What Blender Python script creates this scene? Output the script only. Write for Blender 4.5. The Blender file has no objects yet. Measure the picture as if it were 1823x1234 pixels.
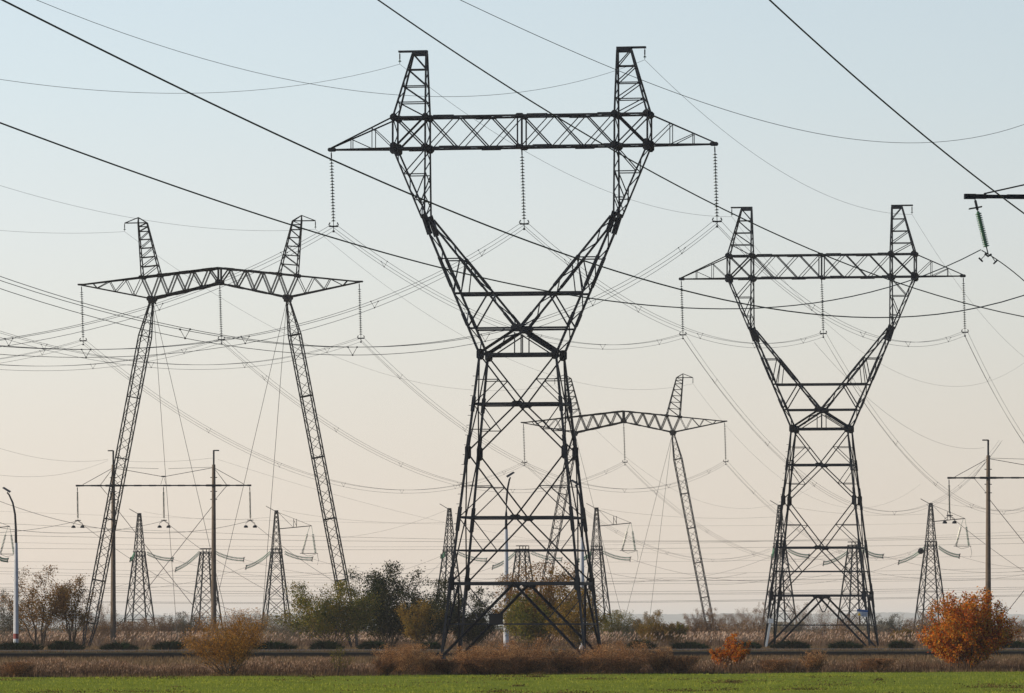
import bpy, math, random
import numpy as np
from mathutils import Vector, Matrix

# ---------------------------------------------------------------- camera
F, CX, HY, ZC = 10600.0, 911.5, 1118.0, 2.3      # focal in photo pixels, centre x, horizon y, eye height
scn = bpy.context.scene
cam_d = bpy.data.cameras.new('camera')
cam = bpy.data.objects.new('camera', cam_d)
scn.collection.objects.link(cam)
cam.location = (0, 0, ZC)
cam.rotation_euler = (math.radians(90), 0, 0)
cam_d.sensor_width = 36
cam_d.lens = 36 * F / 1823
cam_d.shift_y = (HY - 617) / 1823
cam_d.clip_start = 0.5
cam_d.clip_end = 40000
scn.camera = cam

# ---------------------------------------------------------------- sky and sun
SUN_EL, SUN_AZ = math.radians(15), math.radians(-93)      # azimuth from +Y towards +X
world = bpy.data.worlds.new("World")
scn.world = world
world.use_nodes = True
nt = world.node_tree
nt.nodes.clear()
w_out = nt.nodes.new('ShaderNodeOutputWorld')
w_bg = nt.nodes.new('ShaderNodeBackground')
w_sky = nt.nodes.new('ShaderNodeTexSky')
w_sky.sky_type = 'NISHITA'
w_sky.sun_disc = False
w_sky.sun_elevation = SUN_EL
w_sky.sun_rotation = SUN_AZ
w_sky.altitude = 100
w_sky.air_density = 1.0
w_sky.dust_density = 2.0
w_sky.ozone_density = 1.5
w_bg.inputs['Strength'].default_value = 0.11
# thin high veil: whitens the clear sky a little and warms it towards the horizon
w_tc = nt.nodes.new('ShaderNodeTexCoord')
w_sep = nt.nodes.new('ShaderNodeSeparateXYZ')
w_ramp = nt.nodes.new('ShaderNodeValToRGB')
w_map = nt.nodes.new('ShaderNodeMapRange')
w_mix = nt.nodes.new('ShaderNodeMix'); w_mix.data_type = 'RGBA'
w_map.inputs['From Min'].default_value = 0.0
w_map.inputs['From Max'].default_value = 1.0
cr = w_ramp.color_ramp
def s2l(c):
    return tuple(((v/255)/12.92 if v/255 <= .04045 else ((v/255+.055)/1.055)**2.4) for v in c)
VEIL = [(0.0, (245, 226, 208)), (0.012, (242, 227, 211)), (0.0375, (237, 231, 221)), (0.053, (233, 234, 229)),
        (0.068, (229, 235, 236)), (0.09, (220, 233, 239)), (0.106, (215, 230, 239)), (0.2, (158, 182, 203)), (0.5, (95, 125, 165)), (1.0, (60, 90, 135))]
while len(cr.elements) < len(VEIL):
    cr.elements.new(0.5)
for e, (p, c) in zip(cr.elements, VEIL):
    e.position = p
    l = s2l(c)
    e.color = (l[0], l[1], l[2], 1)
w_scale = nt.nodes.new('ShaderNodeVectorMath'); w_scale.operation = 'SCALE'
w_scale.inputs['Scale'].default_value = 1/0.11/1.32
w_ax = nt.nodes.new('ShaderNodeMapRange')
w_ax.inputs['From Min'].default_value = -0.085; w_ax.inputs['From Max'].default_value = 0.085
w_ax.inputs['To Min'].default_value = 1.07; w_ax.inputs['To Max'].default_value = 0.93
w_mul = nt.nodes.new('ShaderNodeVectorMath'); w_mul.operation = 'SCALE'
w_mix.inputs['Factor'].default_value = 0.85
L = nt.links.new
L(w_tc.outputs['Generated'], w_sep.inputs[0])
L(w_sep.outputs['Z'], w_map.inputs['Value'])
L(w_map.outputs[0], w_ramp.inputs[0])
L(w_ramp.outputs[0], w_scale.inputs[0])
L(w_sep.outputs['X'], w_ax.inputs['Value'])
L(w_scale.outputs[0], w_mul.inputs[0]); L(w_ax.outputs[0], w_mul.inputs['Scale'])
L(w_sky.outputs[0], w_mix.inputs['A']); L(w_mul.outputs[0], w_mix.inputs['B'])
L(w_mix.outputs['Result'], w_bg.inputs['Color'])
L(w_bg.outputs[0], w_out.inputs['Surface'])

sd = bpy.data.lights.new('sun', 'SUN')
sd.energy = 5.0
sd.angle = math.radians(0.5)
sd.color = (1.0, 0.84, 0.64)
sun = bpy.data.objects.new('sun', sd)
scn.collection.objects.link(sun)
sv = Vector((math.sin(SUN_AZ)*math.cos(SUN_EL), math.cos(SUN_AZ)*math.cos(SUN_EL), math.sin(SUN_EL)))
sun.rotation_euler = sv.to_track_quat('Z', 'Y').to_euler()
sun.location = (0, 0, 80)

scn.view_settings.view_transform = 'Standard'
scn.view_settings.look = 'None'
scn.view_settings.exposure = 0.4
scn.view_settings.gamma = 1
scn.cycles.volume_bounces = 0
scn.cycles.max_bounces = 6
scn.cycles.volume_step_rate = 1.0

# ---------------------------------------------------------------- helpers
C = scn.collection
def W(px, py, D):
    return Vector(((px-CX)*D/F, D, ZC + (HY-py)*D/F))

def tag(o, label=None, cat=None, group=None, kind=None):
    if label: o['label'] = label
    if cat: o['category'] = cat
    if group: o['group'] = group
    if kind: o['kind'] = kind
    return o

def empty(name, loc=(0, 0, 0), rz=0, **k):
    o = bpy.data.objects.new(name, None)
    C.objects.link(o)
    o.location = loc
    o.rotation_euler = (0, 0, rz)
    o.empty_display_size = .2
    return tag(o, **k)

class MB:
    def __init__(s): s.v = []; s.f = []
    def box8(s, P):
        b = len(s.v); s.v += [tuple(p) for p in P]
        s.f += [(b+3, b+2, b+1, b), (b+4, b+5, b+6, b+7), (b, b+1, b+5, b+4), (b+1, b+2, b+6, b+5), (b+2, b+3, b+7, b+6), (b+3, b, b+4, b+7)]
    def bar(s, p, q, w, h=None, ext=0.0):
        p = Vector(p); q = Vector(q); h = h or w
        d = (q-p)
        if d.length < 1e-5: return
        d.normalize(); p = p-d*ext; q = q+d*ext
        a = d.cross(Vector((0, 1, 0)))
        if a.length < .15: a = d.cross(Vector((1, 0, 0)))
        a.normalize(); c = d.cross(a)
        a = a*(w/2); c = c*(h/2)
        s.box8([p-a-c, p+a-c, p+a+c, p-a+c, q-a-c, q+a-c, q+a+c, q-a+c])
    def angle(s, p, q, w, t=0.03):
        """an L section: two thin flanges"""
        p = Vector(p); q = Vector(q); d = (q-p)
        if d.length < 1e-5: return
        d.normalize()
        a = d.cross(Vector((0, 1, 0)))
        if a.length < .15: a = d.cross(Vector((1, 0, 0)))
        a.normalize(); c = d.cross(a)
        A = a*w/2; T = c*t/2
        s.box8([p-A-T, p+A-T, p+A+T, p-A+T, q-A-T, q+A-T, q+A+T, q-A+T])
        o = -a*(w/2-t/2); A = a*t/2; k0 = c*(t/2+.002); k1 = c*w
        p2 = p+o; q2 = q+o
        s.box8([p2-A+k0, p2+A+k0, p2+A+k1, p2-A+k1, q2-A+k0, q2+A+k0, q2+A+k1, q2-A+k1])
    def cube(s, c, sx, sy, sz):
        x, y, z = c
        s.box8([(x-sx/2, y-sy/2, z-sz/2), (x+sx/2, y-sy/2, z-sz/2), (x+sx/2, y+sy/2, z-sz/2), (x-sx/2, y+sy/2, z-sz/2),
                (x-sx/2, y-sy/2, z+sz/2), (x+sx/2, y-sy/2, z+sz/2), (x+sx/2, y+sy/2, z+sz/2), (x-sx/2, y+sy/2, z+sz/2)])
    def poly(s, pts, n, t):
        """a flat plate: polygon pts, thickness t along n"""
        n = Vector(n).normalized()*t/2
        b = len(s.v); k = len(pts)
        s.v += [tuple(Vector(p)-n) for p in pts]+[tuple(Vector(p)+n) for p in pts]
        s.f.append(tuple(b+i for i in range(k))[::-1]); s.f.append(tuple(b+k+i for i in range(k)))
        for i in range(k):
            j = (i+1) % k
            s.f.append((b+i, b+j, b+k+j, b+k+i))
    def tube(s, pts, r, n=6, cap=True):
        pts = [Vector(p) for p in pts]
        rs = r if isinstance(r, (list, tuple)) else [r]*len(pts)
        b = len(s.v)
        for i, p in enumerate(pts):
            d = (pts[min(i+1, len(pts)-1)]-pts[max(i-1, 0)]).normalized()
            a = d.cross(Vector((0, 0, 1)))
            if a.length < .05: a = d.cross(Vector((1, 0, 0)))
            a.normalize(); c = d.cross(a)
            for k in range(n):
                t = 2*math.pi*k/n
                s.v.append(tuple(p+(a*math.cos(t)+c*math.sin(t))*rs[i]))
        for i in range(len(pts)-1):
            for k in range(n):
                k2 = (k+1) % n
                s.f.append((b+i*n+k, b+i*n+k2, b+(i+1)*n+k2, b+(i+1)*n+k))
        if cap:
            s.f.append(tuple(b+k for k in range(n))[::-1])
            s.f.append(tuple(b+(len(pts)-1)*n+k for k in range(n)))
    def lathe(s, p, q, prof, n=8):
        """prof: list of (t along p->q in metres, radius)"""
        p = Vector(p); d = (Vector(q)-p).normalized()
        a = d.cross(Vector((0, 1, 0)))
        if a.length < .05: a = d.cross(Vector((1, 0, 0)))
        a.normalize(); c = d.cross(a)
        b = len(s.v)
        for t, r in prof:
            for k in range(n):
                u = 2*math.pi*k/n
                s.v.append(tuple(p+d*t+(a*math.cos(u)+c*math.sin(u))*r))
        for i in range(len(prof)-1):
            for k in range(n):
                k2 = (k+1) % n
                s.f.append((b+i*n+k, b+i*n+k2, b+(i+1)*n+k2, b+(i+1)*n+k))
    def lacing(s, a0, a1, b0, b1, n, w, end=False):
        """zigzag between segment a0-a1 and segment b0-b1"""
        a0, a1, b0, b1 = map(Vector, (a0, a1, b0, b1))
        for i in range(n):
            t0, t1 = i/n, (i+1)/n
            if i % 2 == 0: s.bar(a0.lerp(a1, t0), b0.lerp(b1, t1), w)
            else: s.bar(b0.lerp(b1, t0), a0.lerp(a1, t1), w)
    def build(s, name, mat, parent=None, smooth=False, **k):
        me = bpy.data.meshes.new(name)
        me.from_pydata(s.v, [], s.f)
        me.materials.append(mat)
        if smooth:
            me.polygons.foreach_set('use_smooth', [True]*len(me.polygons))
        me.update()
        o = bpy.data.objects.new(name, me)
        C.objects.link(o)
        if parent: o.parent = parent
        return tag(o, **k)

def quads(name, V, mat, parent=None, tri=False, **k):
    """V: (n,4,3) or (n,3,3) array of loose faces"""
    n, m = V.shape[0], V.shape[1]
    me = bpy.data.meshes.new(name)
    me.vertices.add(n*m)
    me.vertices.foreach_set('co', V.reshape(-1).astype(np.float32))
    me.loops.add(n*m)
    me.loops.foreach_set('vertex_index', np.arange(n*m, dtype=np.int32))
    me.polygons.add(n)
    me.polygons.foreach_set('loop_start', np.arange(0, n*m, m, dtype=np.int32))
    me.polygons.foreach_set('loop_total', np.full(n, m, dtype=np.int32))
    me.materials.append(mat)
    me.update(calc_edges=True)
    o = bpy.data.objects.new(name, me)
    C.objects.link(o)
    if parent: o.parent = parent
    return tag(o, **k)

def copy_tree(o, parent=None):
    c = o.copy(); C.objects.link(c)
    if parent: c.parent = parent
    for ch in list(o.children): copy_tree(ch, c)
    return c

# ---------------------------------------------------------------- materials
def mat(name, col, rough=.7, metal=0.0, spec=.3, noise=None, bump=0, nscale=3.0):
    m = bpy.data.materials.new(name); m.use_nodes = True
    t = m.node_tree; b = t.nodes['Principled BSDF']
    b.inputs['Roughness'].default_value = rough
    b.inputs['Metallic'].default_value = metal
    b.inputs['Specular IOR Level'].default_value = spec
    if noise:
        tc = t.nodes.new('ShaderNodeTexCoord')
        n = t.nodes.new('ShaderNodeTexNoise'); n.inputs['Scale'].default_value = nscale; n.inputs['Detail'].default_value = 6
        r = t.nodes.new('ShaderNodeValToRGB')
        r.color_ramp.elements[0].position = .3; r.color_ramp.elements[1].position = .7
        r.color_ramp.elements[0].color = (*col, 1); r.color_ramp.elements[1].color = (*noise, 1)
        t.links.new(tc.outputs['Object'], n.inputs[0]); t.links.new(n.outputs[0], r.inputs[0]); t.links.new(r.outputs[0], b.inputs['Base Color'])
        if bump:
            bp = t.nodes.new('ShaderNodeBump'); bp.inputs['Strength'].default_value = bump
            t.links.new(n.outputs[0], bp.inputs['Height']); t.links.new(bp.outputs[0], b.inputs['Normal'])
    else:
        b.inputs['Base Color'].default_value = (*col, 1)
    return m

def leafmat(name, cols, trans=.25, rough=.6):
    """each leaf its own shade, drawn from cols; light passes through"""
    m = bpy.data.materials.new(name); m.use_nodes = True
    t = m.node_tree; t.nodes.clear()
    o = t.nodes.new('ShaderNodeOutputMaterial')
    g = t.nodes.new('ShaderNodeNewGeometry')
    r = t.nodes.new('ShaderNodeValToRGB')
    while len(r.color_ramp.elements) < len(cols): r.color_ramp.elements.new(.5)
    for i, (e, c) in enumerate(zip(r.color_ramp.elements, cols)):
        e.position = i/(len(cols)-1); e.color = (*[v*.8 for v in c], 1)
    n = t.nodes.new('ShaderNodeTexNoise'); n.inputs['Scale'].default_value = .9
    tc = t.nodes.new('ShaderNodeTexCoord')
    ad = t.nodes.new('ShaderNodeMath'); ad.operation = 'MULTIPLY_ADD'
    mn = t.nodes.new('ShaderNodeMath'); mn.operation = 'SUBTRACT'; mn.inputs[1].default_value = .5
    t.links.new(tc.outputs['Object'], n.inputs[0]); t.links.new(n.outputs[0], mn.inputs[0])
    t.links.new(mn.outputs[0], ad.inputs[0]); ad.inputs[1].default_value = 1.6
    t.links.new(g.outputs['Random Per Island'], ad.inputs[2]); t.links.new(ad.outputs[0], r.inputs[0])
    d = t.nodes.new('ShaderNodeBsdfDiffuse'); tr = t.nodes.new('ShaderNodeBsdfTranslucent')
    mx = t.nodes.new('ShaderNodeMixShader'); mx.inputs[0].default_value = trans
    t.links.new(r.outputs[0], d.inputs[0]); t.links.new(r.outputs[0], tr.inputs[0])
    t.links.new(d.outputs[0], mx.inputs[1]); t.links.new(tr.outputs[0], mx.inputs[2]); t.links.new(mx.outputs[0], o.inputs[0])
    return m

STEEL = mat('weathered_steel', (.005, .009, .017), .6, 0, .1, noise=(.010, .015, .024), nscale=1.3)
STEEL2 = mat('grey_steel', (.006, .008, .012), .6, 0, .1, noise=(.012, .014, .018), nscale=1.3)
WIRE = mat('aluminium_wire', (.02, .021, .023), .6, 0, .2)
WIRE2 = mat('dark_wire', (.02, .02, .025), .6, 0, .2)
GLASSG = mat('pale_green_glass', (.10, .26, .16), .25, 0, .6)
GLASS = mat('green_glass', (.035, .11, .07), .18, 0, .6)
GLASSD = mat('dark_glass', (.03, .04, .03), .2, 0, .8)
CONC = mat('pole_concrete', (.085, .07, .058), .85, 0, .05, noise=(.13, .105, .085), nscale=2)
PAINT = mat('pole_paint', (.30, .34, .40), .45, 0, .4, noise=(.38, .41, .46), nscale=2)
RED = mat('red_band', (.16, .03, .03), .6)
LAMPG = mat('lamp_head', (.05, .06, .08), .4)
BARK = mat('bark', (.035, .026, .02), .9, noise=(.07, .05, .035), nscale=8)
BARKG = mat('grey_bark', (.12, .09, .075), .9, noise=(.2, .15, .12), nscale=8)
WHITEP = mat('white_board', (.55, .58, .6), .5)
BLUEP = mat('blue_board', (.02, .08, .25), .5)
YELP = mat('yellow_mark', (.75, .5, .03), .5)
BLACKP = mat('black_board', (.008, .009, .012), .6)

# ---------------------------------------------------------------- ground
rng = np.random.default_rng(7)
random.seed(7)
def road_near(x): return 447+.5*x
def road_far(x): return 492+.5*x
def field_edge(x): return 290+.75*x
def gz(x, y):
    return 0.0 if y < road_near(x)-.3 else .45

def sheet(name, xs, ys, fz, m, **k):
    me = bpy.data.meshes.new(name)
    V = [(x, y, fz(x, y)) for y in ys for x in xs]; n = len(xs)
    Fc = [(j*n+i, j*n+i+1, (j+1)*n+i+1, (j+1)*n+i) for j in range(len(ys)-1) for i in range(n-1)]
    me.from_pydata(V, [], Fc); me.materials.append(m); me.update()
    o = bpy.data.objects.new(name, me); C.objects.link(o); return tag(o, **k)

EARTH = mat('dry_earth', (.10, .07, .045), .95, spec=0.0, noise=(.17, .125, .08), nscale=.35, bump=.3)
FIELD = mat('green_field', (.12, .15, .025), .9, spec=0.0, noise=(.2, .25, .04), nscale=.5, bump=.6)
ASPH = mat('asphalt', (.07, .075, .085), .85, noise=(.10, .10, .11), nscale=2)
KERB = mat('kerb_stone', (.16, .14, .12), .9, noise=(.25, .22, .18), nscale=2)
VERGE = mat('verge_grass', (.15, .11, .06), .95, spec=0.0, noise=(.22, .17, .09), nscale=1.5, bump=.5)
HILL = mat('wooded_hill', (.035, .05, .035), .95, spec=0.0, noise=(.06, .07, .045), nscale=.02)

xs = list(range(-2900, -200, 300))+list(range(-120, 121, 6))+list(range(200, 2901, 300))
ys = list(range(-40, 380, 30))+list(range(380, 560, 3))+list(range(560, 1500, 60))+list(range(1560, 22001, 1200))
sheet('ground', xs, ys, gz, EARTH, label='flat dry brown ground under the pylons reaching to the hills', cat='ground', kind='structure')
# green field: ground strip parallel to the field edge
Vf = []; xsf = np.linspace(-60, 60, 61)
me = bpy.data.meshes.new('green_field')
rows = 60; vv = []
for j in range(rows+1):
    for x in xsf:
        y = -30+(field_edge(x)+30)*j/rows
        vv.append((x, y, .004+(.03*math.sin(y*.9+.2*math.sin(x*.3))+.02*math.sin(x*.35+y*.11) + .05)*.5))
ff = [(j*61+i, j*61+i+1, (j+1)*61+i+1, (j+1)*61+i) for j in range(rows) for i in range(60)]
me.from_pydata(vv, [], ff); me.materials.append(FIELD); me.update()
o = bpy.data.objects.new('green_field', me); C.objects.link(o)
tag(o, 'bright green field of young crop along the bottom', 'field', kind='structure')
# road, kerb and verge on the embankment
def strip(name, y0, y1, z0, z1, m, th=0.0, **k):
    mb = MB()
    X = list(range(-300, 301, 20))
    for a, b in zip(X[:-1], X[1:]):
        P = [(a, y0(a), z0), (b, y0(b), z0), (b, y1(b), z0), (a, y1(a), z0)]
        mb.box8(P+[(x, y, z1) for x, y, _ in P])
    return mb.build(name, m, **k)
strip('road', lambda x: road_near(x)+7, lambda x: road_far(x), .515, .545, ASPH, label='grey asphalt road on a low embankment', cat='road', kind='structure')
strip('kerb', lambda x: road_near(x)+6.7, lambda x: road_near(x)+7, .5, .66, KERB, label='pale kerb along the near side of the road', cat='kerb', kind='structure')
strip('verge', lambda x: road_near(x), lambda x: road_near(x)+6.7, .45, .56, VERGE, label='strip of dry grass between kerb and reed bank', cat='verge', kind='structure')
strip('verge_shadow_wall', lambda x: road_near(x)-3.2, lambda x: road_near(x), -.1, .47, mat('painted_shadow', (.03, .025, .02), .9), label='edging wall painted dark as the shadow below the road verge', cat='wall', kind='structure')  # near-black colour stands in for the shadow under the verge

# hills
def ridge(x, s):
    return sum(math.sin(x*f+s*p)*a for f, a, p in ((.0011, 3.2, 1), (.004, 2.6, 2.3), (.011, 1.5, 5), (.033, 1.1, 7), (.09, .9, 3), (.21, .6, 1)))
def hillmesh(name, D, h, depth, m, s, label, jag=1.0):
    X = np.linspace(-2800, 2800, 2600); v = []; f = []
    for r, (dy, hh) in enumerate(((0, 0), (depth*.3, .6), (depth*.6, 1.0), (depth, .3))):
        for x in X:
            v.append((x, D+dy, .4+max(0.1, hh*(h+ridge(x, s)*jag + (random.random()*.5 if hh > .9 else 0)))))
    n = len(X)
    for j in range(3):
        f += [(j*n+i, j*n+i+1, (j+1)*n+i+1, (j+1)*n+i) for i in range(n-1)]
    me = bpy.data.meshes.new(name); me.from_pydata(v, [], f); me.materials.append(m); me.update()
    o = bpy.data.objects.new(name, me); C.objects.link(o)
    return tag(o, label, 'hills', kind='structure')
hillmesh('hills', 20000, 51, 2000, HILL, 1.0, 'long low wooded hills blue with haze on the horizon')
hillmesh('far_plain', 3600, 1.6, 80, HILL, 4.0, 'flat dark tree line in front of the hazy hills', .25)

# ================================================================ LATTICE PYLONS
YAW = -math.radians(10.6)

def gus(mb, c, w, h, ny=1, t=.04):
    x, y, z = c
    c = min(w, h)*.28
    if ny: mb.poly([(x-w/2+c, y, z-h/2), (x+w/2-c, y, z-h/2), (x+w/2, y, z-h/2+c), (x+w/2, y, z+h/2-c), (x+w/2-c, y, z+h/2), (x-w/2+c, y, z+h/2), (x-w/2, y, z+h/2-c), (x-w/2, y, z-h/2+c)], (0, 1, 0), t)
    else: mb.poly([(x, y-w/2, z-h/2), (x, y+w/2, z-h/2), (x, y+w/2, z+h/2), (x, y-w/2, z+h/2)], (1, 0, 0), t)

def lerp(a, b, t): return a+(b-a)*t

def make_cat_pylon():
    R = empty('lattice_pylon')
    ZW, ZK, ZB, ZT, ZP = 20.64, 29.85, 34.6, 36.68, 41.0
    hw = lambda z: lerp(4.92, 2.6, z/ZW)
    hd = lambda z: lerp(3.27, 1.49, z/ZW)
    cor = lambda sx, sy, z: Vector((sx*hw(z), sy*hd(z), z))
    # legs
    for sx in (-1, 1):
        for sy in (-1, 1):
            m = MB()
            m.angle(cor(sx, sy, -.3), cor(sx, sy, ZW), .17, .04)
            m.bar(cor(sx, sy, -.3), cor(sx, sy, ZW), .12)
            for za, zb in ((4.2, 6.4), (8.8, 10.4), (13.2, 15.2), (16.8, 17.8)):
                m.bar(cor(sx, sy, za), cor(sx, sy, zb), .235)
            m.cube((sx*hw(0), sy*hd(0), .12), .6, .6, .5)
            for z in (14.07, 5.28):
                p = cor(sx, sy, z); gus(m, (p.x-sx*.06, p.y+sy*.02, z), .42, .95)
                gus(m, (p.x+sx*.03, p.y-sy*.1, z), .5, 1.0, 0)
            if sx < 0 and sy < 0:
                for i in range(24):
                    p = cor(sx, sy, 4+i*.66); m.bar(p, p+Vector((-.28, 0, 0)), .035)
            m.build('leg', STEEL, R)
    # body bracing on four faces
    def P(face, a, z):
        if face == 0: return Vector((a*hw(z), -hd(z), z))
        if face == 1: return Vector((a*hw(z), hd(z), z))
        if face == 2: return Vector((-hw(z), a*hd(z), z))
        return Vector((hw(z), a*hd(z), z))
    m = MB()
    for fc in range(4):
        D = .092 if fc < 2 else .075
        S = .06
        def diag(z0, a0, z1, a1, w): m.angle(P(fc, a0, z0), P(fc, a1, z1), w, .025)
        def on(z0, a0, z1, a1, z):   # point of a diagonal at height z
            return P(fc, a0, z0).lerp(P(fc, a1, z1), (z-z0)/(z1-z0))
        for zt, zm, zb, s1, s2, full in ((20.64, 17.32, 14.07, 18.95, 15.6, False), (14.07, 9.7, 5.28, 11.8, 7.5, True)):
            for sg in (-1, 1):
                diag(zt, sg, zm, 0, D); diag(zm, 0, zb, sg, D)
                if fc < 2:
                    q = on(zt, sg, zm, 0, s1); m.bar(P(fc, sg, s1), q, S); m.bar(q, P(fc, sg, zm), S)
                    q = on(zm, 0, zb, sg, s2); m.bar(P(fc, sg, zm), q, S)
                    if not full: m.bar(P(fc, sg, s2), q, S)
            m.bar(P(fc, -1, zm), P(fc, 1, zm), .165 if fc < 2 else .12, .1)
            if full: m.bar(P(fc, -1, s2), P(fc, 1, s2), .1)
            if fc < 2:
                c = P(fc, 0, zm); gus(m, (c.x, c.y, c.z), .75, .36)
        # base panel
        m.bar(P(fc, -1, 5.28), P(fc, 1, 5.28), .2, .12)
        for sg in (-1, 1):
            diag(5.28, 0, 0.3, sg, .17 if fc < 2 else .12)
            q = on(5.28, 0, 0.3, sg, 2.9); m.bar(P(fc, sg, 5.28), q, S)
            if fc >= 2: m.bar(P(fc, sg, 2.9), q, S)
        m.bar(P(fc, -1, 2.56), P(fc, 1, 2.56), .1)
        if fc < 2:
            c = P(fc, 0, 5.2); gus(m, (c.x, c.y, 5.2), .9, .35)
    for z in (17.32, 9.7, 5.28):   # plan bracing
        m.bar(cor(-1, -1, z), cor(1, 1, z), .07); m.bar(cor(1, -1, z), cor(-1, 1, z), .07)
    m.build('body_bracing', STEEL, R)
    # waist and V limbs
    dk = lambda z: lerp(1.49, 1.15, (z-ZW)/(ZK-ZW)) if z < ZK else lerp(1.15, .85, (z-ZK)/(ZB-ZK))
    zc = 22.4
    oc = lambda sx, sy, z: Vector((sx*lerp(2.6, 6.55, (z-ZW)/(ZK-ZW)), sy*dk(z), z))          # outer chord
    ic = lambda sx, sy, z: Vector((sx*lerp(0.12, 6.25, (z-zc)/(ZK-zc)), sy*dk(z), z))          # inner chord
    for sx in (-1, 1):
        m = MB()
        for sy in (-1, 1):
            m.angle(oc(sx, sy, ZW), oc(sx, sy, ZK), .165, .04); m.bar(oc(sx, sy, ZW), oc(sx, sy, ZK), .11)
            m.angle(ic(sx, sy, zc), ic(sx, sy, ZK), .15, .04); m.bar(ic(sx, sy, zc), ic(sx, sy, ZK), .1)
            for za, zb in ((25.2, 27.2), (22.6, 23.4)):
                m.bar(oc(sx, sy, za), oc(sx, sy, zb), .21); m.bar(ic(sx, sy, za), ic(sx, sy, zb), .19)
            # small infill triangles
            m.bar(oc(sx, sy, 27.1), ic(sx, sy, 27.1), .08)
            m.bar(ic(sx, sy, 27.1), oc(sx, sy, 24.9), .08)
            m.bar(ic(sx, sy, 26.7), oc(sx, sy, 24.8)+Vector((-sx*.5, 0, 0)), .07)
            m.bar(ic(sx, sy, 24.75), oc(sx, sy, 22.5), .1)
            # knee plate
            k = oc(sx, sy, ZK)
            m.poly([(k.x-sx*.66, k.y, k.z-1.05), (k.x-sx*.3, k.y, k.z-1.15), (k.x+sx*.14, k.y, k.z+.2), (k.x-sx*.2, k.y, k.z+.34)][::(1 if sx > 0 else -1)], (0, 1, 0), .05)
        m.lacing(oc(sx, -1, ZW), oc(sx, -1, ZK), oc(sx, 1, ZW), oc(sx, 1, ZK), 9, .06)
        m.lacing(ic(sx, -1, zc), ic(sx, -1, ZK), ic(sx, 1, zc), ic(sx, 1, ZK), 9, .06)
        # window posts above the knee
        co = lambda sy, z: Vector((sx*lerp(6.62, 8.68, (z-ZK)/(ZB-ZK)), sy*dk(z), z))
        ci = lambda sy, z: Vector((sx*6.45, sy*dk(z), z))
        for sy in (-1, 1):
            m.angle(co(sy, ZK), co(sy, ZB), .12, .035); m.angle(ci(sy, ZK), ci(sy, ZB), .12, .035)
            for z in (32.84, 31.08): m.bar(co(sy, z), ci(sy, z), .07)
            m.bar(ci(sy, ZB-.1), co(sy, 32.84), .07); m.bar(ci(sy, 32.84), co(sy, 31.08), .07); m.bar(ci(sy, 31.08), co(sy, 30.2), .06)
            m.angle((sx*8.68, sy*.85, ZB), (sx*8.68, sy*.85, ZT), .13, .04)
            m.angle((sx*6.45, sy*.85, ZB), (sx*6.45, sy*.85, ZT), .13, .04)
            for z, x, w, h in ((ZB, 6.45, .56, .56), (ZT, 6.45, .46, .5), (ZT, 8.62, .5, .5), (ZB, 8.62, .5, .8)):
                gus(m, (sx*x, sy*.88, z), w, h)
        m.lacing(co(-1, ZK), co(-1, ZB), co(1, ZK), co(1, ZB), 5, .055)
        m.lacing(ci(-1, ZK), ci(-1, ZB), ci(1, ZK), ci(1, ZB), 6, .055)
        m.lacing((sx*8.68, -.85, ZB), (sx*8.68, -.85, ZT), (sx*8.68, .85, ZB), (sx*8.68, .85, ZT), 2, .055)
        m.lacing((sx*6.45, -.85, ZB), (sx*6.45, -.85, ZT), (sx*6.45, .85, ZB), (sx*6.45, .85, ZT), 2, .055)
        m.build('fork_limb', STEEL, R)
    m = MB()
    for sy in (-1, 1):
        m.angle(oc(-1, sy, 24.75), oc(1, sy, 24.75), .15, .04)
        m.angle(oc(-1, sy, 22.4), oc(1, sy, 22.4), .13, .04)
        m.angle(oc(-1, sy, ZW), oc(1, sy, ZW), .18, .05)
        y = sy*1.47
        for sx in (-1, 1):
            m.angle((sx*.25, y, 22.25), (sx*2.6, y, ZW+.1), .17, .04)
            m.angle((sx*.1, y*.96, 22.0), (sx*2.4, y*.96, ZW-.1), .08, .03)
            m.bar((sx*.22, y, 22.1), (sx*.22, y, ZW), .07)
            gus(m, (sx*2.55, sy*1.52, ZW), .52, .74)
        gus(m, (0, sy*1.5, 22.4), .95, .52)
    m.lacing((-2.6, -1.49, ZW), (0, -1.45, 22.3), (-2.6, 1.49, ZW), (0, 1.45, 22.3), 3, .06)
    m.lacing((2.6, -1.49, ZW), (0, -1.45, 22.3), (2.6, 1.49, ZW), (0, 1.45, 22.3), 3, .06)
    m.build('waist_bracing', STEEL, R)
    # crossarm
    m = MB()
    X = [-6.45, -4.3, -2.15, 0, 2.15, 4.3, 6.45]
    for sy in (-1, 1):
        y = sy*.85
        m.angle((-8.7, y, ZB), (8.7, y, ZB), .13, .04); m.angle((-8.7, y, ZT), (8.7, y, ZT), .13, .04)
        for i, x in enumerate((-7.6, -5.2, -2.6, 1.2, 3.8, 6.0)):
            m.bar((x-.7, y, ZT+(.04 if i % 2 else -.03)), (x+.7, y, ZT+(.04 if i % 2 else -.03)), .145)
            m.bar((x-.3, y, ZB+(.04 if i % 2 else -.04)), (x+1.0, y, ZB+(.04 if i % 2 else -.04)), .145)
        for a, b in zip(X[:-1], X[1:]):
            m.angle((a+.1, y, ZB), (b-.1, y, ZT), .065, .025)
            m.angle((a+.1, y, ZT), (b-.1, y, ZB), .08, .025)
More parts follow.
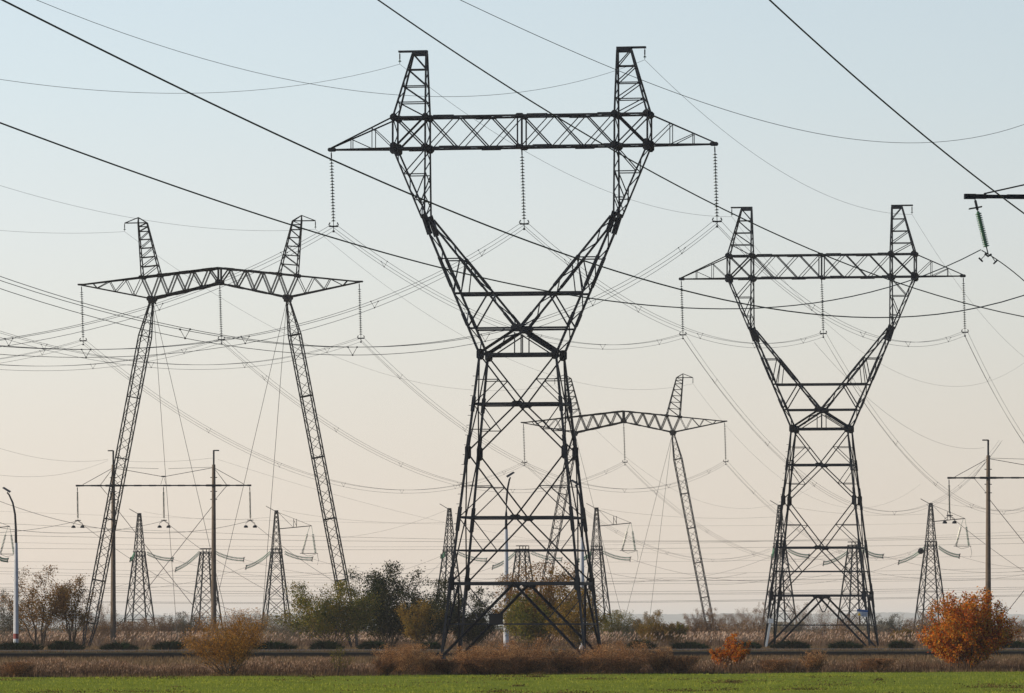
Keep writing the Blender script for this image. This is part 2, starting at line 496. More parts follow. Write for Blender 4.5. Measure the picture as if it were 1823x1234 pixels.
        for sx in (-1, 1):
            m.angle((sx*6.5, y, ZB), (sx*8.6, y, ZT), .09, .03); m.angle((sx*6.5, y, ZT), (sx*8.6, y, ZB), .12, .03)
            tip = Vector((sx*13.13, sy*.06, ZB))
            a = Vector((sx*8.7, y, ZB)); t = Vector((sx*8.7, y, ZT))
            m.angle(a, tip, .11, .04); m.angle(t, tip+Vector((0, 0, .1)), .09, .03)
            for u0, u1 in ((0.33, 0.0), (0.67, 0.33)):
                m.bar(a.lerp(tip, u0), t.lerp(tip, u0), .05); m.bar(t.lerp(tip, u0), a.lerp(tip, u1), .05)
            gus(m, (sx*13.05, sy*.1, ZB+.02), .55, .26)
        for dx in (-.14, .14): m.bar((dx, y, ZB), (dx, y, ZT), .09)
        gus(m, (0, sy*.87, ZB), .55, .3); gus(m, (0, sy*.87, ZT), .55, .3)
    for z in (ZB, ZT):
        m.lacing((-8.7, -.85, z), (8.7, -.85, z), (-8.7, .85, z), (8.7, .85, z), 16, .06)
    for sx in (-1, 1):
        m.lacing((sx*8.7, -.85, ZB), (sx*13.1, -.06, ZB), (sx*8.7, .85, ZB), (sx*13.1, .06, ZB), 4, .05)
    m.build('crossarm', STEEL, R)
    for sx in (-1, 1):
        m = MB()
        bo = [Vector((sx*8.68, sy*.85, ZT)) for sy in (-1, 1)]; bi = [Vector((sx*6.45, sy*.85, ZT)) for sy in (-1, 1)]
        to = [Vector((sx*7.45, sy*.22, ZP)) for sy in (-1, 1)]; ti = [Vector((sx*6.52, sy*.22, ZP)) for sy in (-1, 1)]
        for k in (0, 1):
            m.angle(bo[k], to[k], .13, .04); m.angle(bi[k], ti[k], .13, .04)
            zs = [0, .235, .49, .75, 1.0]
            for u0, u1 in zip(zs[:-1], zs[1:]):
                m.bar(bo[k].lerp(to[k], u1), bi[k].lerp(ti[k], u0), .065)
                if u1 < 1: m.bar(bo[k].lerp(to[k], u1), bi[k].lerp(ti[k], u1), .07)
        m.lacing(bo[0], to[0], bo[1], to[1], 7, .05); m.lacing(bi[0], ti[0], bi[1], ti[1], 7, .05)
        m.cube((sx*6.98, 0, ZP+.02), 1.02, .5, .34)
        m.cube((sx*7.45, 0, ZP+.16), 1.98, .4, .12)
        m.build('earth_peak', STEEL, R)
    return R

def make_guyed(hleg, H=32.6):
    """portal pylon: H = height of the joint where the legs meet the crossarm"""
    R = empty('guyed_portal_pylon')
    def T(x):   # top chord height
        x = abs(x); return H+1.35+1.4*(1-x/13.2)
    def B(x):
        x = abs(x); return H+1.35*(1-x/6.4) if x < 6.4 else H+1.35*(x-6.4)/(13.2-6.4)
    hd = lambda x: .55 if abs(x) <= 7.3 else lerp(.55, .05, (abs(x)-7.3)/5.9)
    m = MB()
    XB = [6.4, 4.85, 3.25, 1.65, 0.02]; XT = [7.3, 5.6, 4.05, 2.5, .95, 0.0]
    OB = [6.4, 8.1, 9.85, 11.6]; OT = [7.3, 8.85, 10.4, 12.0]
    for sy in (-1, 1):
        for sx in (-1, 1):
            t = lambda x: Vector((sx*x, sy*hd(x), T(x))); b = lambda x: Vector((sx*x, sy*hd(x), B(x)))
            m.angle(t(0), t(7.3), .17, .04); m.angle(t(7.3), t(13.2), .13, .04)
            m.angle(b(0), b(6.4), .17, .04); m.angle(b(6.4), b(13.2), .13, .04)
            for x in (1, 3.2, 5.2): m.bar(b(x), b(x+1.1), .22); m.bar(t(x-.4), t(x+.5), .21)
            seq = []
            for i in range(5):
                seq.append(('b', XB[i]))
                seq.append(('t', XT[i+1])) if i < 4 else None
            prev = None
            for w, x in [('t', 7.3)]+seq:
                p = t(x) if w == 't' else b(x)
                if prev is not None:
                    d = Vector((sx*-.09, 0, 0)); m.bar(prev+d*.5, p+d*.5, .06); m.bar(prev-d*.5, p-d*.5, .06)
                prev = p
            seq = [('t', 7.3)]
            for a, c in zip(OB[1:], OT[1:]): seq += [('b', a), ('t', c)]
            prev = None
            for w, x in seq:
                p = t(x) if w == 't' else b(x)
                if prev is not None: m.bar(prev, p, .06)
                prev = p
            gus(m, (sx*6.4, sy*.6, H), .75, .5); gus(m, (sx*7.3, sy*.57, T(7.3)), .5, .34); gus(m, (sx*5.6, sy*.57, T(5.6)), .45, .3)
            gus(m, (sx*13.1, sy*.08, H+1.38), .7, .16)
        m.bar((0, sy*.55, B(0)), (0, sy*.55, T(0)), .16); gus(m, (0, sy*.6, B(0)+.1), .6, .5)
    for sx in (-1, 1):
        m.lacing((0, -.55, T(0)), (sx*7.3, -.55, T(7.3)), (0, .55, T(0)), (sx*7.3, .55, T(7.3)), 8, .05)
        m.lacing((0, -.55, B(0)), (sx*6.4, -.55, B(6.4)), (0, .55, B(0)), (sx*6.4, .55, B(6.4)), 8, .05)
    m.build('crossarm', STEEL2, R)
    for sx in (-1, 1):
        m = MB()
        bo = [Vector((sx*7.3, sy*.5, T(7.3))) for sy in (-1, 1)]; bi = [Vector((sx*5.6, sy*.5, T(5.6))) for sy in (-1, 1)]
        zt = H+7.0
        to = [Vector((sx*7.7, sy*.16, zt)) for sy in (-1, 1)]; ti = [Vector((sx*6.87, sy*.16, zt)) for sy in (-1, 1)]
        us = [0, .19, .36, .53, .69, .84, .93, 1.0]
        for k in (0, 1):
            m.angle(bo[k], to[k], .11, .03); m.angle(bi[k], ti[k], .11, .03)
            for u0, u1 in zip(us[:-1], us[1:]):
                m.bar(bo[k].lerp(to[k], u0), bi[k].lerp(ti[k], u1), .06)
                m.bar(bo[k].lerp(to[k], u1), bi[k].lerp(ti[k], u1), .07)
        ap = Vector((sx*7.7, 0, zt+.5)); tp = Vector((sx*9.0, 0, zt))
        for k in (0, 1):
            m.bar(to[k], ap, .09); m.bar(ti[k], ap, .09)
        m.bar(ap, tp, .08); m.bar(ti[0], tp, .1)
        m.lacing(bo[0], to[0], bo[1], to[1], 8, .045); m.lacing(bi[0], ti[0], bi[1], ti[1], 8, .045)
        m.build('earth_peak', STEEL2, R)
        # leg
        m = MB()
        top = Vector((sx*6.4, 0, H-.1)); foot = Vector((sx*(6.4+.196*H), 0, -.2))
        ax = (foot-top); Ln = ax.length; ax.normalize()
        e1 = Vector((1, 0, 0)); e1 = (e1-ax*e1.dot(ax)).normalized(); e2 = Vector((0, 1, 0))
        def sec(s, i, j):   # s metres from top
            w = .5*min(1.0, .25+.75*s/3.4) if s < 3.4 else (.5 if s < Ln-3 else .5*lerp(1, .35, (s-Ln+3)/3))
            return top+ax*s+e1*w*i+e2*w*j
        br = [0.2, 3.4, Ln-3, Ln]
        for i in (-1, 1):
            for j in (-1, 1):
                for a, b in zip(br[:-1], br[1:]): m.bar(sec(a, i, j), sec(b, i, j), .1)
        n = int((Ln-6.4)/.82)
        S = [.2, 1.0, 1.8, 2.6]+[3.4+(Ln-6.4)*k/n for k in range(n+1)]+[Ln-2, Ln-1, Ln-.1]
        for k in range(len(S)-1):
            a, b = S[k], S[k+1]; q = 1 if k % 2 else -1
            for j in (-1, 1):
                m.bar(sec(a, q*j, j), sec(b, -q*j, j), .042)
                m.bar(sec(a, j, q*j), sec(b, j, -q*j), .042)
        for s in [3.4+(Ln-6.4)*k/4.7 for k in range(5)]+[Ln-3]:
            for i, j, i2, j2 in ((-1, -1, 1, -1), (-1, 1, 1, 1), (-1, -1, -1, 1), (1, -1, 1, 1)):
                m.bar(sec(s, i, j), sec(s, i2, j2), .09)
        m.cube((top.x, 0, H-.1), .6, .7, .6)
        m.cube((foot.x, 0, 0.0), .8, .8, .5)
        m.build('leg', STEEL2, R)
        for sy in (-1, 1):
            m = MB(); m.tube([(sx*6.3, 0, H-.3), (sx*1.2, sy*11, 0)], .022, 5)
            m.build('guy_cable', WIRE2, R)
    return R

def make_anchor(H, W0, arm):
    """narrow four-legged strain pylon, H high; tall ones carry a jib"""
    R = empty('strain_pylon')
    zk = H-7.0 if H > 18 else H
    def hwz(z):
        if z <= zk: return lerp(W0/2, .76, max(0, z/zk)**.88)
        return lerp(.76, .22, max(0, (z-zk)/(H-zk))**.8)
    cor = lambda i, j, z: Vector((i*hwz(z), j*hwz(z), z))
    for i in (-1, 1):
        for j in (-1, 1):
            m = MB(); m.bar(cor(i, j, -.3), cor(i, j, zk), .2); 
            if H > zk: m.bar(cor(i, j, zk), cor(i, j, H), .12)
            m.build('leg', STEEL2, R)
    m = MB()
    zs = [0, 3.7, 6.7, 9.2, 11.3, 13.1, zk]
    if H > zk: zs += [zk+(H-zk)*u for u in (.2, .38, .54, .68, .8, .9, 1.0)]
    zs = [z for z in zs if z <= H]
    fs = [((-1, -1), (1, -1)), ((-1, 1), (1, 1)), ((-1, -1), (-1, 1)), ((1, -1), (1, 1))]
    for k, (a, b) in enumerate(zip(zs[:-1], zs[1:])):
        for p, q in fs:
            w = .085 if b <= zk+.1 else .065
            m.bar(cor(*p, a), cor(*q, b), w); m.bar(cor(*q, a), cor(*p, b), w)
            if k in (1, 4) or b == zk: m.bar(cor(*p, b), cor(*q, b), w)
            if k == 0: m.bar(cor(*p, b), cor(*q, b), .1); m.bar(cor(*p, a+1.4), cor(*q, a+1.4), .07)
    m.build('bracing', STEEL2, R)
    m = MB()
    for dz in (0, .55): 
        for p, q in fs: m.bar(cor(*p, zk-dz)*1.04, cor(*q, zk-dz)*1.04, .16)
    for i in (-1, -.3, .3, 1): m.bar((i*.85, -.75, zk), (i*.85, -.75, zk+.5), .11)
    m.cube((0, 0, zk-.2), 1.5, 1.5, .12)
    m.build('collar', STEEL2, R)
    if H > zk:
        m = MB(); m.cube((0, 0, H), .55, .55, .3); m.bar((-.2, 0, H), (-1.8, 0, H+.85), .09); m.build('cap', STEEL2, R)
    if arm:
        m = MB()
        z = H-2.9
        m.bar((.4, -.2, z-.1), (6.1, 0, z+.45), .14); m.bar((.4, .2, z-.1), (6.1, 0, z+.45), .1)
        m.bar((3.0, 0, z+.1), (3.0, 0, z+1.6), .08); m.bar((3.5, 0, z+.15), (3.5, 0, z+1.6), .08); m.bar((3.0, 0, z+1.4), (3.5, 0, z+.4), .06)
        m.tube([(.3, 0, H-.2), (6.0, 0, z+.5)], .03, 4); m.tube([(.3, 0, H-.2), (3.0, 0, z+.1)], .03, 4)
        m.build('jib', STEEL2, R)
        for x0, x1 in ((5.8, 4.5), (6.1, 6.8)):
            m = MB(); pts = [Vector((x0, 0, z+.4)), Vector((lerp(x0, x1, .35), 0, z-1.0)), Vector((x1, 0, z-4.2))]
            m.tube(pts[:2], .03, 4)
            d = (pts[2]-pts[1]); n = 14
            for k in range(n): m.lathe(pts[1]+d*k/n, pts[2], [(0, .04), (.06, .2), (.14, .2), (.18, .05)], 6)
            m.build('insulator', GLASS, R)
        m = MB(); m.bar((4.1, 0, z-4.25), (7.2, 0, z-4.25), .1)
        m.tube([(4.5, 0, z-4.3), (5.5, 0, z-4.7), (6.8, 0, z-4.4)], .03, 4)
        m.tube([(7.1, 0, z-4.3), (7.3, 0, z-5.4), (7.1, 0, z-6.2)], .03, 4)
        m.build('drop_bar', STEEL2, R)
    return R

# place the pylons
GP = 'large fork-headed lattice pylons'
T1p, T2p = Vector((.66, 400, 0)), Vector((28.55, 549, 0))
T1 = make_cat_pylon(); T1.location = T1p; T1.rotation_euler.z = YAW
tag(T1, 'tallest dark fork-headed lattice pylon in the middle, black board low on its left', 'pylon', GP)
T2 = copy_tree(T1); T2.location = T2p
tag(T2, 'second fork-headed lattice pylon at right, blue and white board on its leg', 'pylon', GP)
G1p, G3p = Vector((-26.85, 547, 0)), Vector((14.35, 765, .4))
GG = 'guyed portal pylons with splayed legs'
G1 = make_guyed(0, 32.6); G1.location = G1p; G1.rotation_euler.z = YAW
tag(G1, 'larger guyed portal pylon at left with two splayed lattice legs and cables', 'pylon', GG)
G3 = make_guyed(0, 27.0); G3.location = G3p; G3.rotation_euler.z = YAW
tag(G3, 'smaller guyed portal pylon standing behind the tallest fork-headed pylon', 'pylon', GG)

def loc(T, x, y, z, yaw=YAW):
    return T+Vector((x*math.cos(yaw)-y*math.sin(yaw), x*math.sin(yaw)+y*math.cos(yaw), z))

ANCH = [  # px centre, tall, jib, label
 (248, 912, 0, 'slim tapering strain pylon between the left concrete pole and the first guy cable'),
 (367, 980, 0, 'short flat-topped strain pylon half hidden behind the banded concrete pole'),
 (492, 907, 1, 'slim strain pylon with a jib, left of the large leaning leg and trees'),
 (800, 903, 0, 'slim strain pylon just behind the left legs of the tallest pylon'),
 (930, 975, 0, 'short strain pylon seen between the legs of the tallest pylon'),
 (1062, 902, 1, 'slim strain pylon with a jib just behind the right legs of the tallest pylon'),
 (1388, 897, 0, 'slim strain pylon behind the left legs of the right fork-headed pylon'),
 (1521, 968, 0, 'short strain pylon seen between the legs of the right fork-headed pylon'),
 (1657, 894, 1, 'slim strain pylon with a jib and round dish behind the red shrub'),
]
tallA = make_anchor(21.6, 4.7, 0); shortA = make_anchor(14.8, 4.7, 0); jibA = make_anchor(21.6, 4.7, 1)
used = set(); DA = 1010
anchors = []
for px, py, jib, lab in ANCH:
    src = jibA if jib else (shortA if py > 950 else tallA)
    a = src if src not in used else copy_tree(src)
    used.add(src)
    top = 2.3+(HY-py)*DA/F
    a.location = ((px-CX)*DA/F, DA, top-(14.8 if py > 950 else 21.6)-.3)
    a.rotation_euler.z = math.radians(24)if not jib else math.radians(14)
    tag(a, lab, 'pylon', 'small strain pylons in the distance'); anchors.append(a)
aL = copy_tree(jibA); aL.location = ((-46-CX)*DA/F, DA, .4)
tag(aL, 'slim strain pylon at the far left edge, only its jib in view', 'pylon', 'small strain pylons in the distance')
m = MB(); m.lathe((0, 0, 0), (1, 0, 0), [(0, .05), (0, .5), (.1, .54), (.22, .5), (.35, .15), (.35, .02)], 16)
dish = m.build('dish_antenna', STEEL2, None)
dish.location = anchors[8].location+Vector((-1.75, -.3, 13.6)); dish.rotation_euler.z = math.radians(-70)
tag(dish, 'dark round dish fixed to the left of the slim right-hand strain pylon', 'antenna')

# ================================================================ CONCRETE POLES
def make_hpole(zs=18.0):
    R = empty('concrete_portal_pole')
    ZA = 16.2
    for sx in (-1, 1):
        m = MB(); m.tube([(sx*5.1, 0, -.3), (sx*5.1, 0, 18.3)], [.3, .17], 12)
        p = m.build('pole', CONC, R, smooth=False)
        m = MB(); m.tube([(sx*5.1, 0, 18.3), (sx*5.1, 0, 19.75)], .09, 8); m.bar((sx*5.1, 0, 19.72), (sx*5.65, 0, 19.72), .12)
        m.build('pole_top', STEEL, R)
        for z in (17.0, 15.6, 14.8):
            m = MB(); m.bar((sx*5.1-.34, 0, z), (sx*5.1+.34, 0, z), .08); m.build('peg', STEEL, R)
        m = MB(); m.tube([(sx*5.1, 0, zs), (sx*8.2, 0, ZA+.1)], .028, 5)
        m.tube([(sx*5.1, 0, 18.0), (sx*.1, 0, ZA+.9)], .028, 5); m.tube([(sx*.5, 0, 17.9), (sx*5.1, 0, 18.05)], .018, 5)
        for q in (-1, 1):
            m.tube([(sx*5.1, 0, 18.0), (sx*6.45, q*.25, ZA)], .016, 5); m.tube([(sx*6.45, q*.25, ZA), (sx*5.1, 0, 14.6)], .016, 5)
        m.tube([(sx*5.0, .2*sx, 14.2), (-sx*4.7, .2*sx, 2.0)], .03, 5)
        m.build('stay_cable', WIRE2, R)
    m = MB()
    n = 24
    for k in range(n):
        x0, x1 = -8.85+17.7*k/n, -8.85+17.7*(k+1)/n
        m.bar((x0, 0, ZA), (x1, 0, ZA), .13 if k % 2 else .16)
    for x in (-5.1, 5.1): m.cube((x, 0, ZA), 1.5, .5, .2)
    for x in (-6.5, 6.5, -8.7, 8.7): m.cube((x, 0, ZA), .4, .22, .18)
    for q in (-.1, .1): m.bar((q*.3, 0, ZA+.9), (q*3, 0, ZA), .03)
    m.cube((0, 0, ZA+.92), .4, .12, .12)
    m.build('crossarm', STEEL, R)
    return R
HPx = Vector(((291-CX)*600/F, 600, .45))
H1 = make_hpole(); H1.location = HPx; H1.rotation_euler.z = YAW*.4
tag(H1, 'brown twin-pole concrete portal with crossarm in front of the left guyed pylon', 'power pole', 'twin concrete power poles')
H2p = Vector(((1857-CX)*555/F, 555, .1))
H2 = copy_tree(H1); H2.location = H2p
tag(H2, 'concrete power pole rising behind the red shrub at the right edge', 'power pole', 'twin concrete power poles')
H3p = Vector((16.05+8.8, 211.2, 1.35)); H3 = make_hpole(17.0); H3.location = H3p; H3.rotation_euler.z = math.radians(5)
tag(H3, 'near concrete power pole whose arm tip enters at the upper right edge', 'power pole', 'twin concrete power poles')

# ================================================================ INSULATORS
def make_string(Ln, n, r, gmat, lean, yoke=True):
    R = empty('insulator_string')
    top = Vector((0, 0, 0)); bot = Vector((lean, 0, -Ln))
    d = (bot-top).normalized()
    m = MB(); m.tube([top, bot], .022, 5); m.tube([top+d*.1, top+d*.45], .05, 6); m.build('rod', STEEL, R)
    m = MB(); s0, s1 = .5, Ln-.25; dz = (s1-s0)/n
    for k in range(n):
        m.lathe(top+d*(s0+k*dz), bot, [(0, .045), (.05, .055), (.055, r*.45), (.085, r), (.11, r*.97), (.1, r*.5), (.13, .03)], 12)
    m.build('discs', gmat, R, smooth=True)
    if yoke:
        m = MB(); b = bot
        m.bar(b+Vector((-.3, 0, 0)), b+Vector((.3, 0, 0)), .1, .06)
        for s in (-1, 1):
            m.tube([b+Vector((s*.28, 0, 0)), b+Vector((s*.32, 0, .1)), b+Vector((s*.24, 0, .26))], .045, 6)
        m.tube([b, b+Vector((0, 0, -.32))], .03, 6); m.cube(b+Vector((0, 0, -.34)), .14, .3, .12)
        m.build('yoke', STEEL, R)
    return R
SG = 'long suspension insulator strings'
base_str = make_string(5.06, 21, .15, GLASSD, .16)
first = [True]
def put_string(P, lab, grp=SG, src=base_str, key=None, rz=0.0):
    k = id(src)
    if k not in put_string.used: o = src; put_string.used.add(k)
    else: o = copy_tree(src)
    o.location = P; o.rotation_euler.z = rz
    tag(o, lab, 'insulator', grp); return o
put_string.used = set()
PH = ('left', 'middle', 'right')
tipsT = {}
def att(Tp, x, z): return loc(Tp, x, 0, z)
for nm, Tp, xs3, zs3, who in (('T1', T1p, (-13.1, 0, 13.1), (34.5, 34.5, 34.5), 'tallest middle pylon'),
                         ('T2', T2p, (-13.1, 0, 13.1), (34.5, 34.5, 34.5), 'right fork-headed pylon'),
                         ('G1', G1p, (-13.1, 0, 13.1), (33.85, 33.85, 33.85), 'larger guyed pylon'),
                         ('G3', G3p, (-13.1, 0, 13.1), (28.25, 28.25, 28.25), 'smaller guyed pylon')):
    tipsT[nm] = []
    for i, (x, z) in enumerate(zip(xs3, zs3)):
        p = att(Tp, x, z)
        put_string(p, 'long dark insulator string under the crossarm %s of the %s' % (('left tip', 'centre', 'right tip')[i], who))
        tipsT[nm].append(p+Vector((.16, 0, -5.1)))
SGs = 'short earth wire insulators on pylon peaks'
short_str = make_string(.75, 3, .11, GLASS, .0, False)
gw = {}
for nm, Tp, x, z, who in (('T1', T1p, 8.37, 41.1, 'tallest middle pylon'), ('T2', T2p, 8.37, 41.1, 'right fork-headed pylon'),
                     ('G1', G1p, 9.0, 39.6, 'larger guyed pylon'), ('G3', G3p, 9.0, 34.0, 'smaller guyed pylon')):
    gw[nm] = []
    for s, sd_ in ((-1, 'left'), (1, 'right')):
        p = loc(Tp, s*x, 0, z); put_string(p, 'short green insulator under the %s peak of the %s' % (sd_, who), SGs, short_str)
        gw[nm].append(p+Vector((0, 0, -.78)))
hstr = make_string(3.4, 22, .11, GLASSD, .06, False)
b = Vector((.06, 0, -3.4)); m = MB(); m.bar(b+Vector((-.3, 0, 0)), b+Vector((.3, 0, 0)), .08)
for s in (-1, 1):
    m.tube([b, b+Vector((s*.45, 0, -.3)), b+Vector((s*.45, 0, -.55))], .025, 5)
    m.lathe(b+Vector((s*.45, 0, -.5)), b+Vector((s*.45, 0, -2)), [(0, .02), (.03, .13), (.12, .2), (.26, .22), (.27, .02)], 10)
m.build('damper_weights', STEEL, hstr)
hb = {}
for nm, Hp, yw, who in (('H1', HPx, YAW*.4, 'twin concrete pole at left'), ('H2', H2p, YAW*.4, 'concrete pole at the right edge')):
    hb[nm] = []
    for i, x in enumerate((-8.75, 0, 8.75)):
        p = loc(Hp, x, 0, 16.1, yw)
        put_string(p, 'insulator string with two weights, %s of the %s' % (('left end', 'centre', 'right end')[i], who), 'insulator strings with twin weights', hstr)
        hb[nm].append(p+Vector((.06, 0, -3.45)))
# near green string
ns = make_string(2.0, 16, .115, GLASS, .48, False)
b = Vector((.48, 0, -1.98)); m = MB(); m.tube([b+Vector((-.12, 0, 0)), b+Vector((0, 0, -.1)), b+Vector((.12, 0, -.02))], .04, 6)
for s in (-1, 1):
    q = b+Vector((s*.26, 0, -.22 if s < 0 else -.3)); m.bar(b+Vector((s*.1, 0, -.05)), q, .025); m.bar(q+Vector((-.07, 0, -.07*s)), q+Vector((.07, 0, .07*s)), .055)
m.build('clamp', STEEL, ns)
m = MB(); m.poly([(-.2, 0, -.38), (.26, 0, -.3), (.26, 0, -.34), (-.2, 0, -.42)], (0, 1, 0), .3); m.build('arcing_horn', STEEL, ns)
pN = W(1735, 352, 211)
put_string(pN, 'tilted bright green glass insulator hanging from the arm at upper right', 'near insulator', ns)

# ================================================================ WIRES
def span(p0, p1, sag, n=40, t0=0, t1=1):
    p0 = Vector(p0); p1 = Vector(p1)
    return [p0.lerp(p1, t)-Vector((0, 0, 4*sag*t*(1-t))) for t in np.linspace(t0, t1, n+1)]
def bundle(p0, p1, sag, label, group, nsp=5, r=.014, n=44, mtl=None):
    R = empty('conductor_bundle', p0, label=label, cat='power line', group=group)
    d = (Vector(p1)-Vector(p0)); s = Vector((d.y, -d.x, 0)).normalized()
    o0 = Vector(p0)
    offs = (s*-.22+Vector((0, 0, .12)), s*.22+Vector((0, 0, .12)), Vector((0, 0, -.26)))
    base = span(p0, p1, sag, n)
    for f_ in offs:
        m = MB(); m.tube([p-o0+f_ for p in base], r, 5, False); m.build('wire', mtl or WIRE, R)
    for k in range(nsp):
        t = (k+.55)/nsp; q = Vector(p0).lerp(Vector(p1), t)-Vector((0, 0, 4*sag*t*(1-t)))-o0
        dd = d.normalized()
        m = MB()
        for a, b_, e in ((0, 2, 0), (1, 2, 0)):
            pa, pb = q+offs[a]+dd*e, q+offs[b_]+dd*e
            m.bar(pa, pb, .022)
            for z in (pa, pb): m.cube(z, .07, .07, .07)
        m.build('spacer', STEEL, R)
    return R
def wire(p0, p1, sag, label, group, r=.011, n=44, name='power_line', mtl=None, t0=0, t1=1):
    m = MB(); o0 = Vector(p0)
    m.tube([p-o0 for p in span(p0, p1, sag, n, t0, t1)], r, 5, False)
    o = m.build(name, mtl or WIRE, None, label=label, cat='power line', group=group); o.location = p0; return o
U = Vector((math.sin(-YAW), math.cos(-YAW), 0))
BK = .00064
CB = 'triple conductor bundles between the large pylons'
where = ('left', 'middle', 'right')
for i in range(3):
    a = tipsT['T1'][i]
    bundle(a-U*302+Vector((0, 0, -.1)), a, BK*302**2/4, 'triple wire bundle sagging left from the tallest pylon\'s %s insulator' % where[i], CB, 9, n=70)
    bundle(a, tipsT['T2'][i], BK*152**2/4, 'triple wire bundle from the tallest pylon\'s %s insulator to the right one' % where[i], CB, 5)
    b_ = tipsT['T2'][i]
    bundle(b_, b_+U*285+Vector((0, 0, -1)), BK*285**2/4, 'triple wire bundle falling right from the right fork-headed pylon\'s %s insulator' % where[i], CB, 8)
    g = tipsT['G1'][i]
    bundle(g-U*193, g, BK*193**2/4, 'triple wire bundle sagging left from the %s insulator of the larger guyed pylon' % where[i], CB, 6)
    bundle(g, tipsT['G3'][i], BK*222**2/4, 'triple wire bundle linking the two guyed pylons on their %s side' % where[i], CB, 7)
    g3 = tipsT['G3'][i]
    end = anchors[6+i].location+Vector((-1.5, -2, 14.2-(0 if i != 1 else 0)))
    if i == 1: end = anchors[7].location+Vector((-1.5, -2, 14.2))
    bundle(g3, end, 6.0, 'triple wire bundle from the smaller guyed pylon\'s %s insulator down to a strain pylon' % where[i], CB, 5)
EW = 'thin earth wires along the pylon peaks'
for i, s in enumerate(('left', 'right')):
    t1, t2, g1, g3 = gw['T1'][i], gw['T2'][i], gw['G1'][i], gw['G3'][i]
    wire(t1-U*302, t1, 302**2*(.0005, .00053)[i]/4, 'thin earth wire curving left from the %s peak of the tallest pylon' % s, EW, .0125, 60)
    wire(t1, t2, 152**2*.00045/4, 'thin earth wire from the %s peak of the tallest pylon to the right pylon' % s, EW, .0125)
    wire(t2, t2+U*285, 285**2*.00045/4, 'thin earth wire falling right from the %s peak of the right fork-headed pylon' % s, EW)
    wire(g1-U*193, g1, 193**2*.00042/4, 'thin earth wire running left from the %s peak of the larger guyed pylon' % s, EW)
    wire(g1, g3, 222**2*.00045/4, 'thin earth wire linking the %s peaks of both guyed pylons' % s, EW)
    wire(g3, g3+U*250+Vector((0, 0, -7)), 9, 'thin earth wire falling right from the %s peak of the smaller guyed pylon' % s, EW)
HW = 'lines strung on the twin concrete poles'
for a, b_, sg, l in ((W(-80, 768, 470), W(192, 818, 600), 1.0, 'hair-thin wire reaching the top of the left concrete pole from the upper left'), (W(-80, 830, 470), W(192, 820, 600), 1.2, 'hair-thin level wire reaching the top of the left concrete pole from the left edge'),
                 (W(204, 820, 600), W(382, 815, 600), .25, 'hair-thin wire joining the tops of the twin concrete poles'), (W(388, 818, 600), W(1300, 985, 1000), 3.0, 'hair-thin wire falling right from the top of the banded concrete pole'),
                 (W(1450, 610, 400), W(1752, 797, 555), 2.2, 'hair-thin wire reaching the top of the right-edge concrete pole')):
    wire(a, b_, sg, l, HW, .009)
for nm, who in (('H1', 'left twin concrete pole'), ('H2', 'right-edge concrete pole')):
    for i in range(3):
        p = hb[nm][i]
        q = anchors[3+i].location+Vector((0, 0, 14)) if nm == 'H1' else p+Vector((90, 400, 1))
        wire(p, q, 11, 'dark line running away from the %s insulator of the %s' % (where[i], who), HW, .02)
        if nm == 'H1': wire(p-U*110+Vector((0, 0, 1.5)), p, 2.6, 'dark line coming forward to the %s insulator of the %s' % (where[i], who), HW, .02)
# near lines crossing the top of the picture, drawn in true plan: x = x0 + k*y
NL = 'near dark power lines crossing overhead'
VP = 4500.0
def near(samples, Dref, pxref, label, r, ext=(-200, 2050), group=NL, vp=VP, deg=2, mtl=None):
    X0 = Dref*(pxref-vp)/F
    Dof = lambda px: F*X0/(px-vp)
    Ds = np.array([Dof(p) for p, _ in samples]); Z = np.array([ZC+(HY-y)*d/F for (p, y), d in zip(samples, Ds)])
    c = np.polyfit(Ds-Ds[0], Z, deg)
    pts = []
    for px in np.linspace(ext[0], ext[1], 60):
        D = Dof(px); pts.append(Vector(((px-CX)*D/F, D, float(np.polyval(c, D-Ds[0])))))
    for (p, y), d in zip(samples, Ds):
        yy = HY-(np.polyval(c, d-Ds[0])-ZC)*F/d
        if abs(yy-y) > 6: print('wire fit', label[:30], p, y, round(float(yy)))
    o0 = pts[0].copy(); m = MB(); m.tube([p-o0 for p in pts], r, 6, False)
    o = m.build('power_line', mtl or WIRE2, None, label=label, cat='power line', group=group); o.location = o0
    return o
near([(660, 0), (880, 135), (1050, 235), (1270, 355), (1500, 477), (1624, 519), (1715, 541), (1823, 557)], 190, 660, 'dark power line descending from top centre past the tallest pylon', .024)
near([(1370, 0), (1460, 82), (1560, 170), (1690, 278), (1823, 380)], 130, 1370, 'dark power line descending across the upper right corner', .019, (1300, 2050))
near([(15, 0), (120, 60), (290, 150), (560, 268), (788, 370), (963, 435), (1138, 495), (1343, 545), (1500, 564), (1572, 566), (1744, 548), (1823, 525)], 140, 15, 'long dark power line from the top left corner down across both large pylons', .023, deg=3)
near([(0, 223), (290, 318), (440, 372), (600, 425), (720, 465), (849, 494), (963, 517), (1138, 541), (1291, 549), (1440, 541), (1520, 527), (1624, 498), (1676, 477), (1746, 446)], 211*(4500-1746)/4500, 0, 'dark power line from the left edge rising to the near green insulator', .018, (-200, 1746), deg=3)
near([(1748, 446), (1780, 466), (1823, 500)], 211, 1748, 'dark power line falling right from the near green insulator', .018, (1748, 2050))
near([(815, 0), (930, 50), (1050, 100), (1200, 170), (1400, 225), (1520, 247), (1620, 255), (1720, 247), (1823, 222)], 230, 815, 'thin grey power line from top centre sagging to the right edge', .013, (700, 2050), deg=3)
near([(0, 15), (100, 50), (330, 95), (600, 130), (790, 140)], 250, 0, 'thin grey line high on the left dipping behind the tallest peaks', .009, (-100, 790)) if False else None

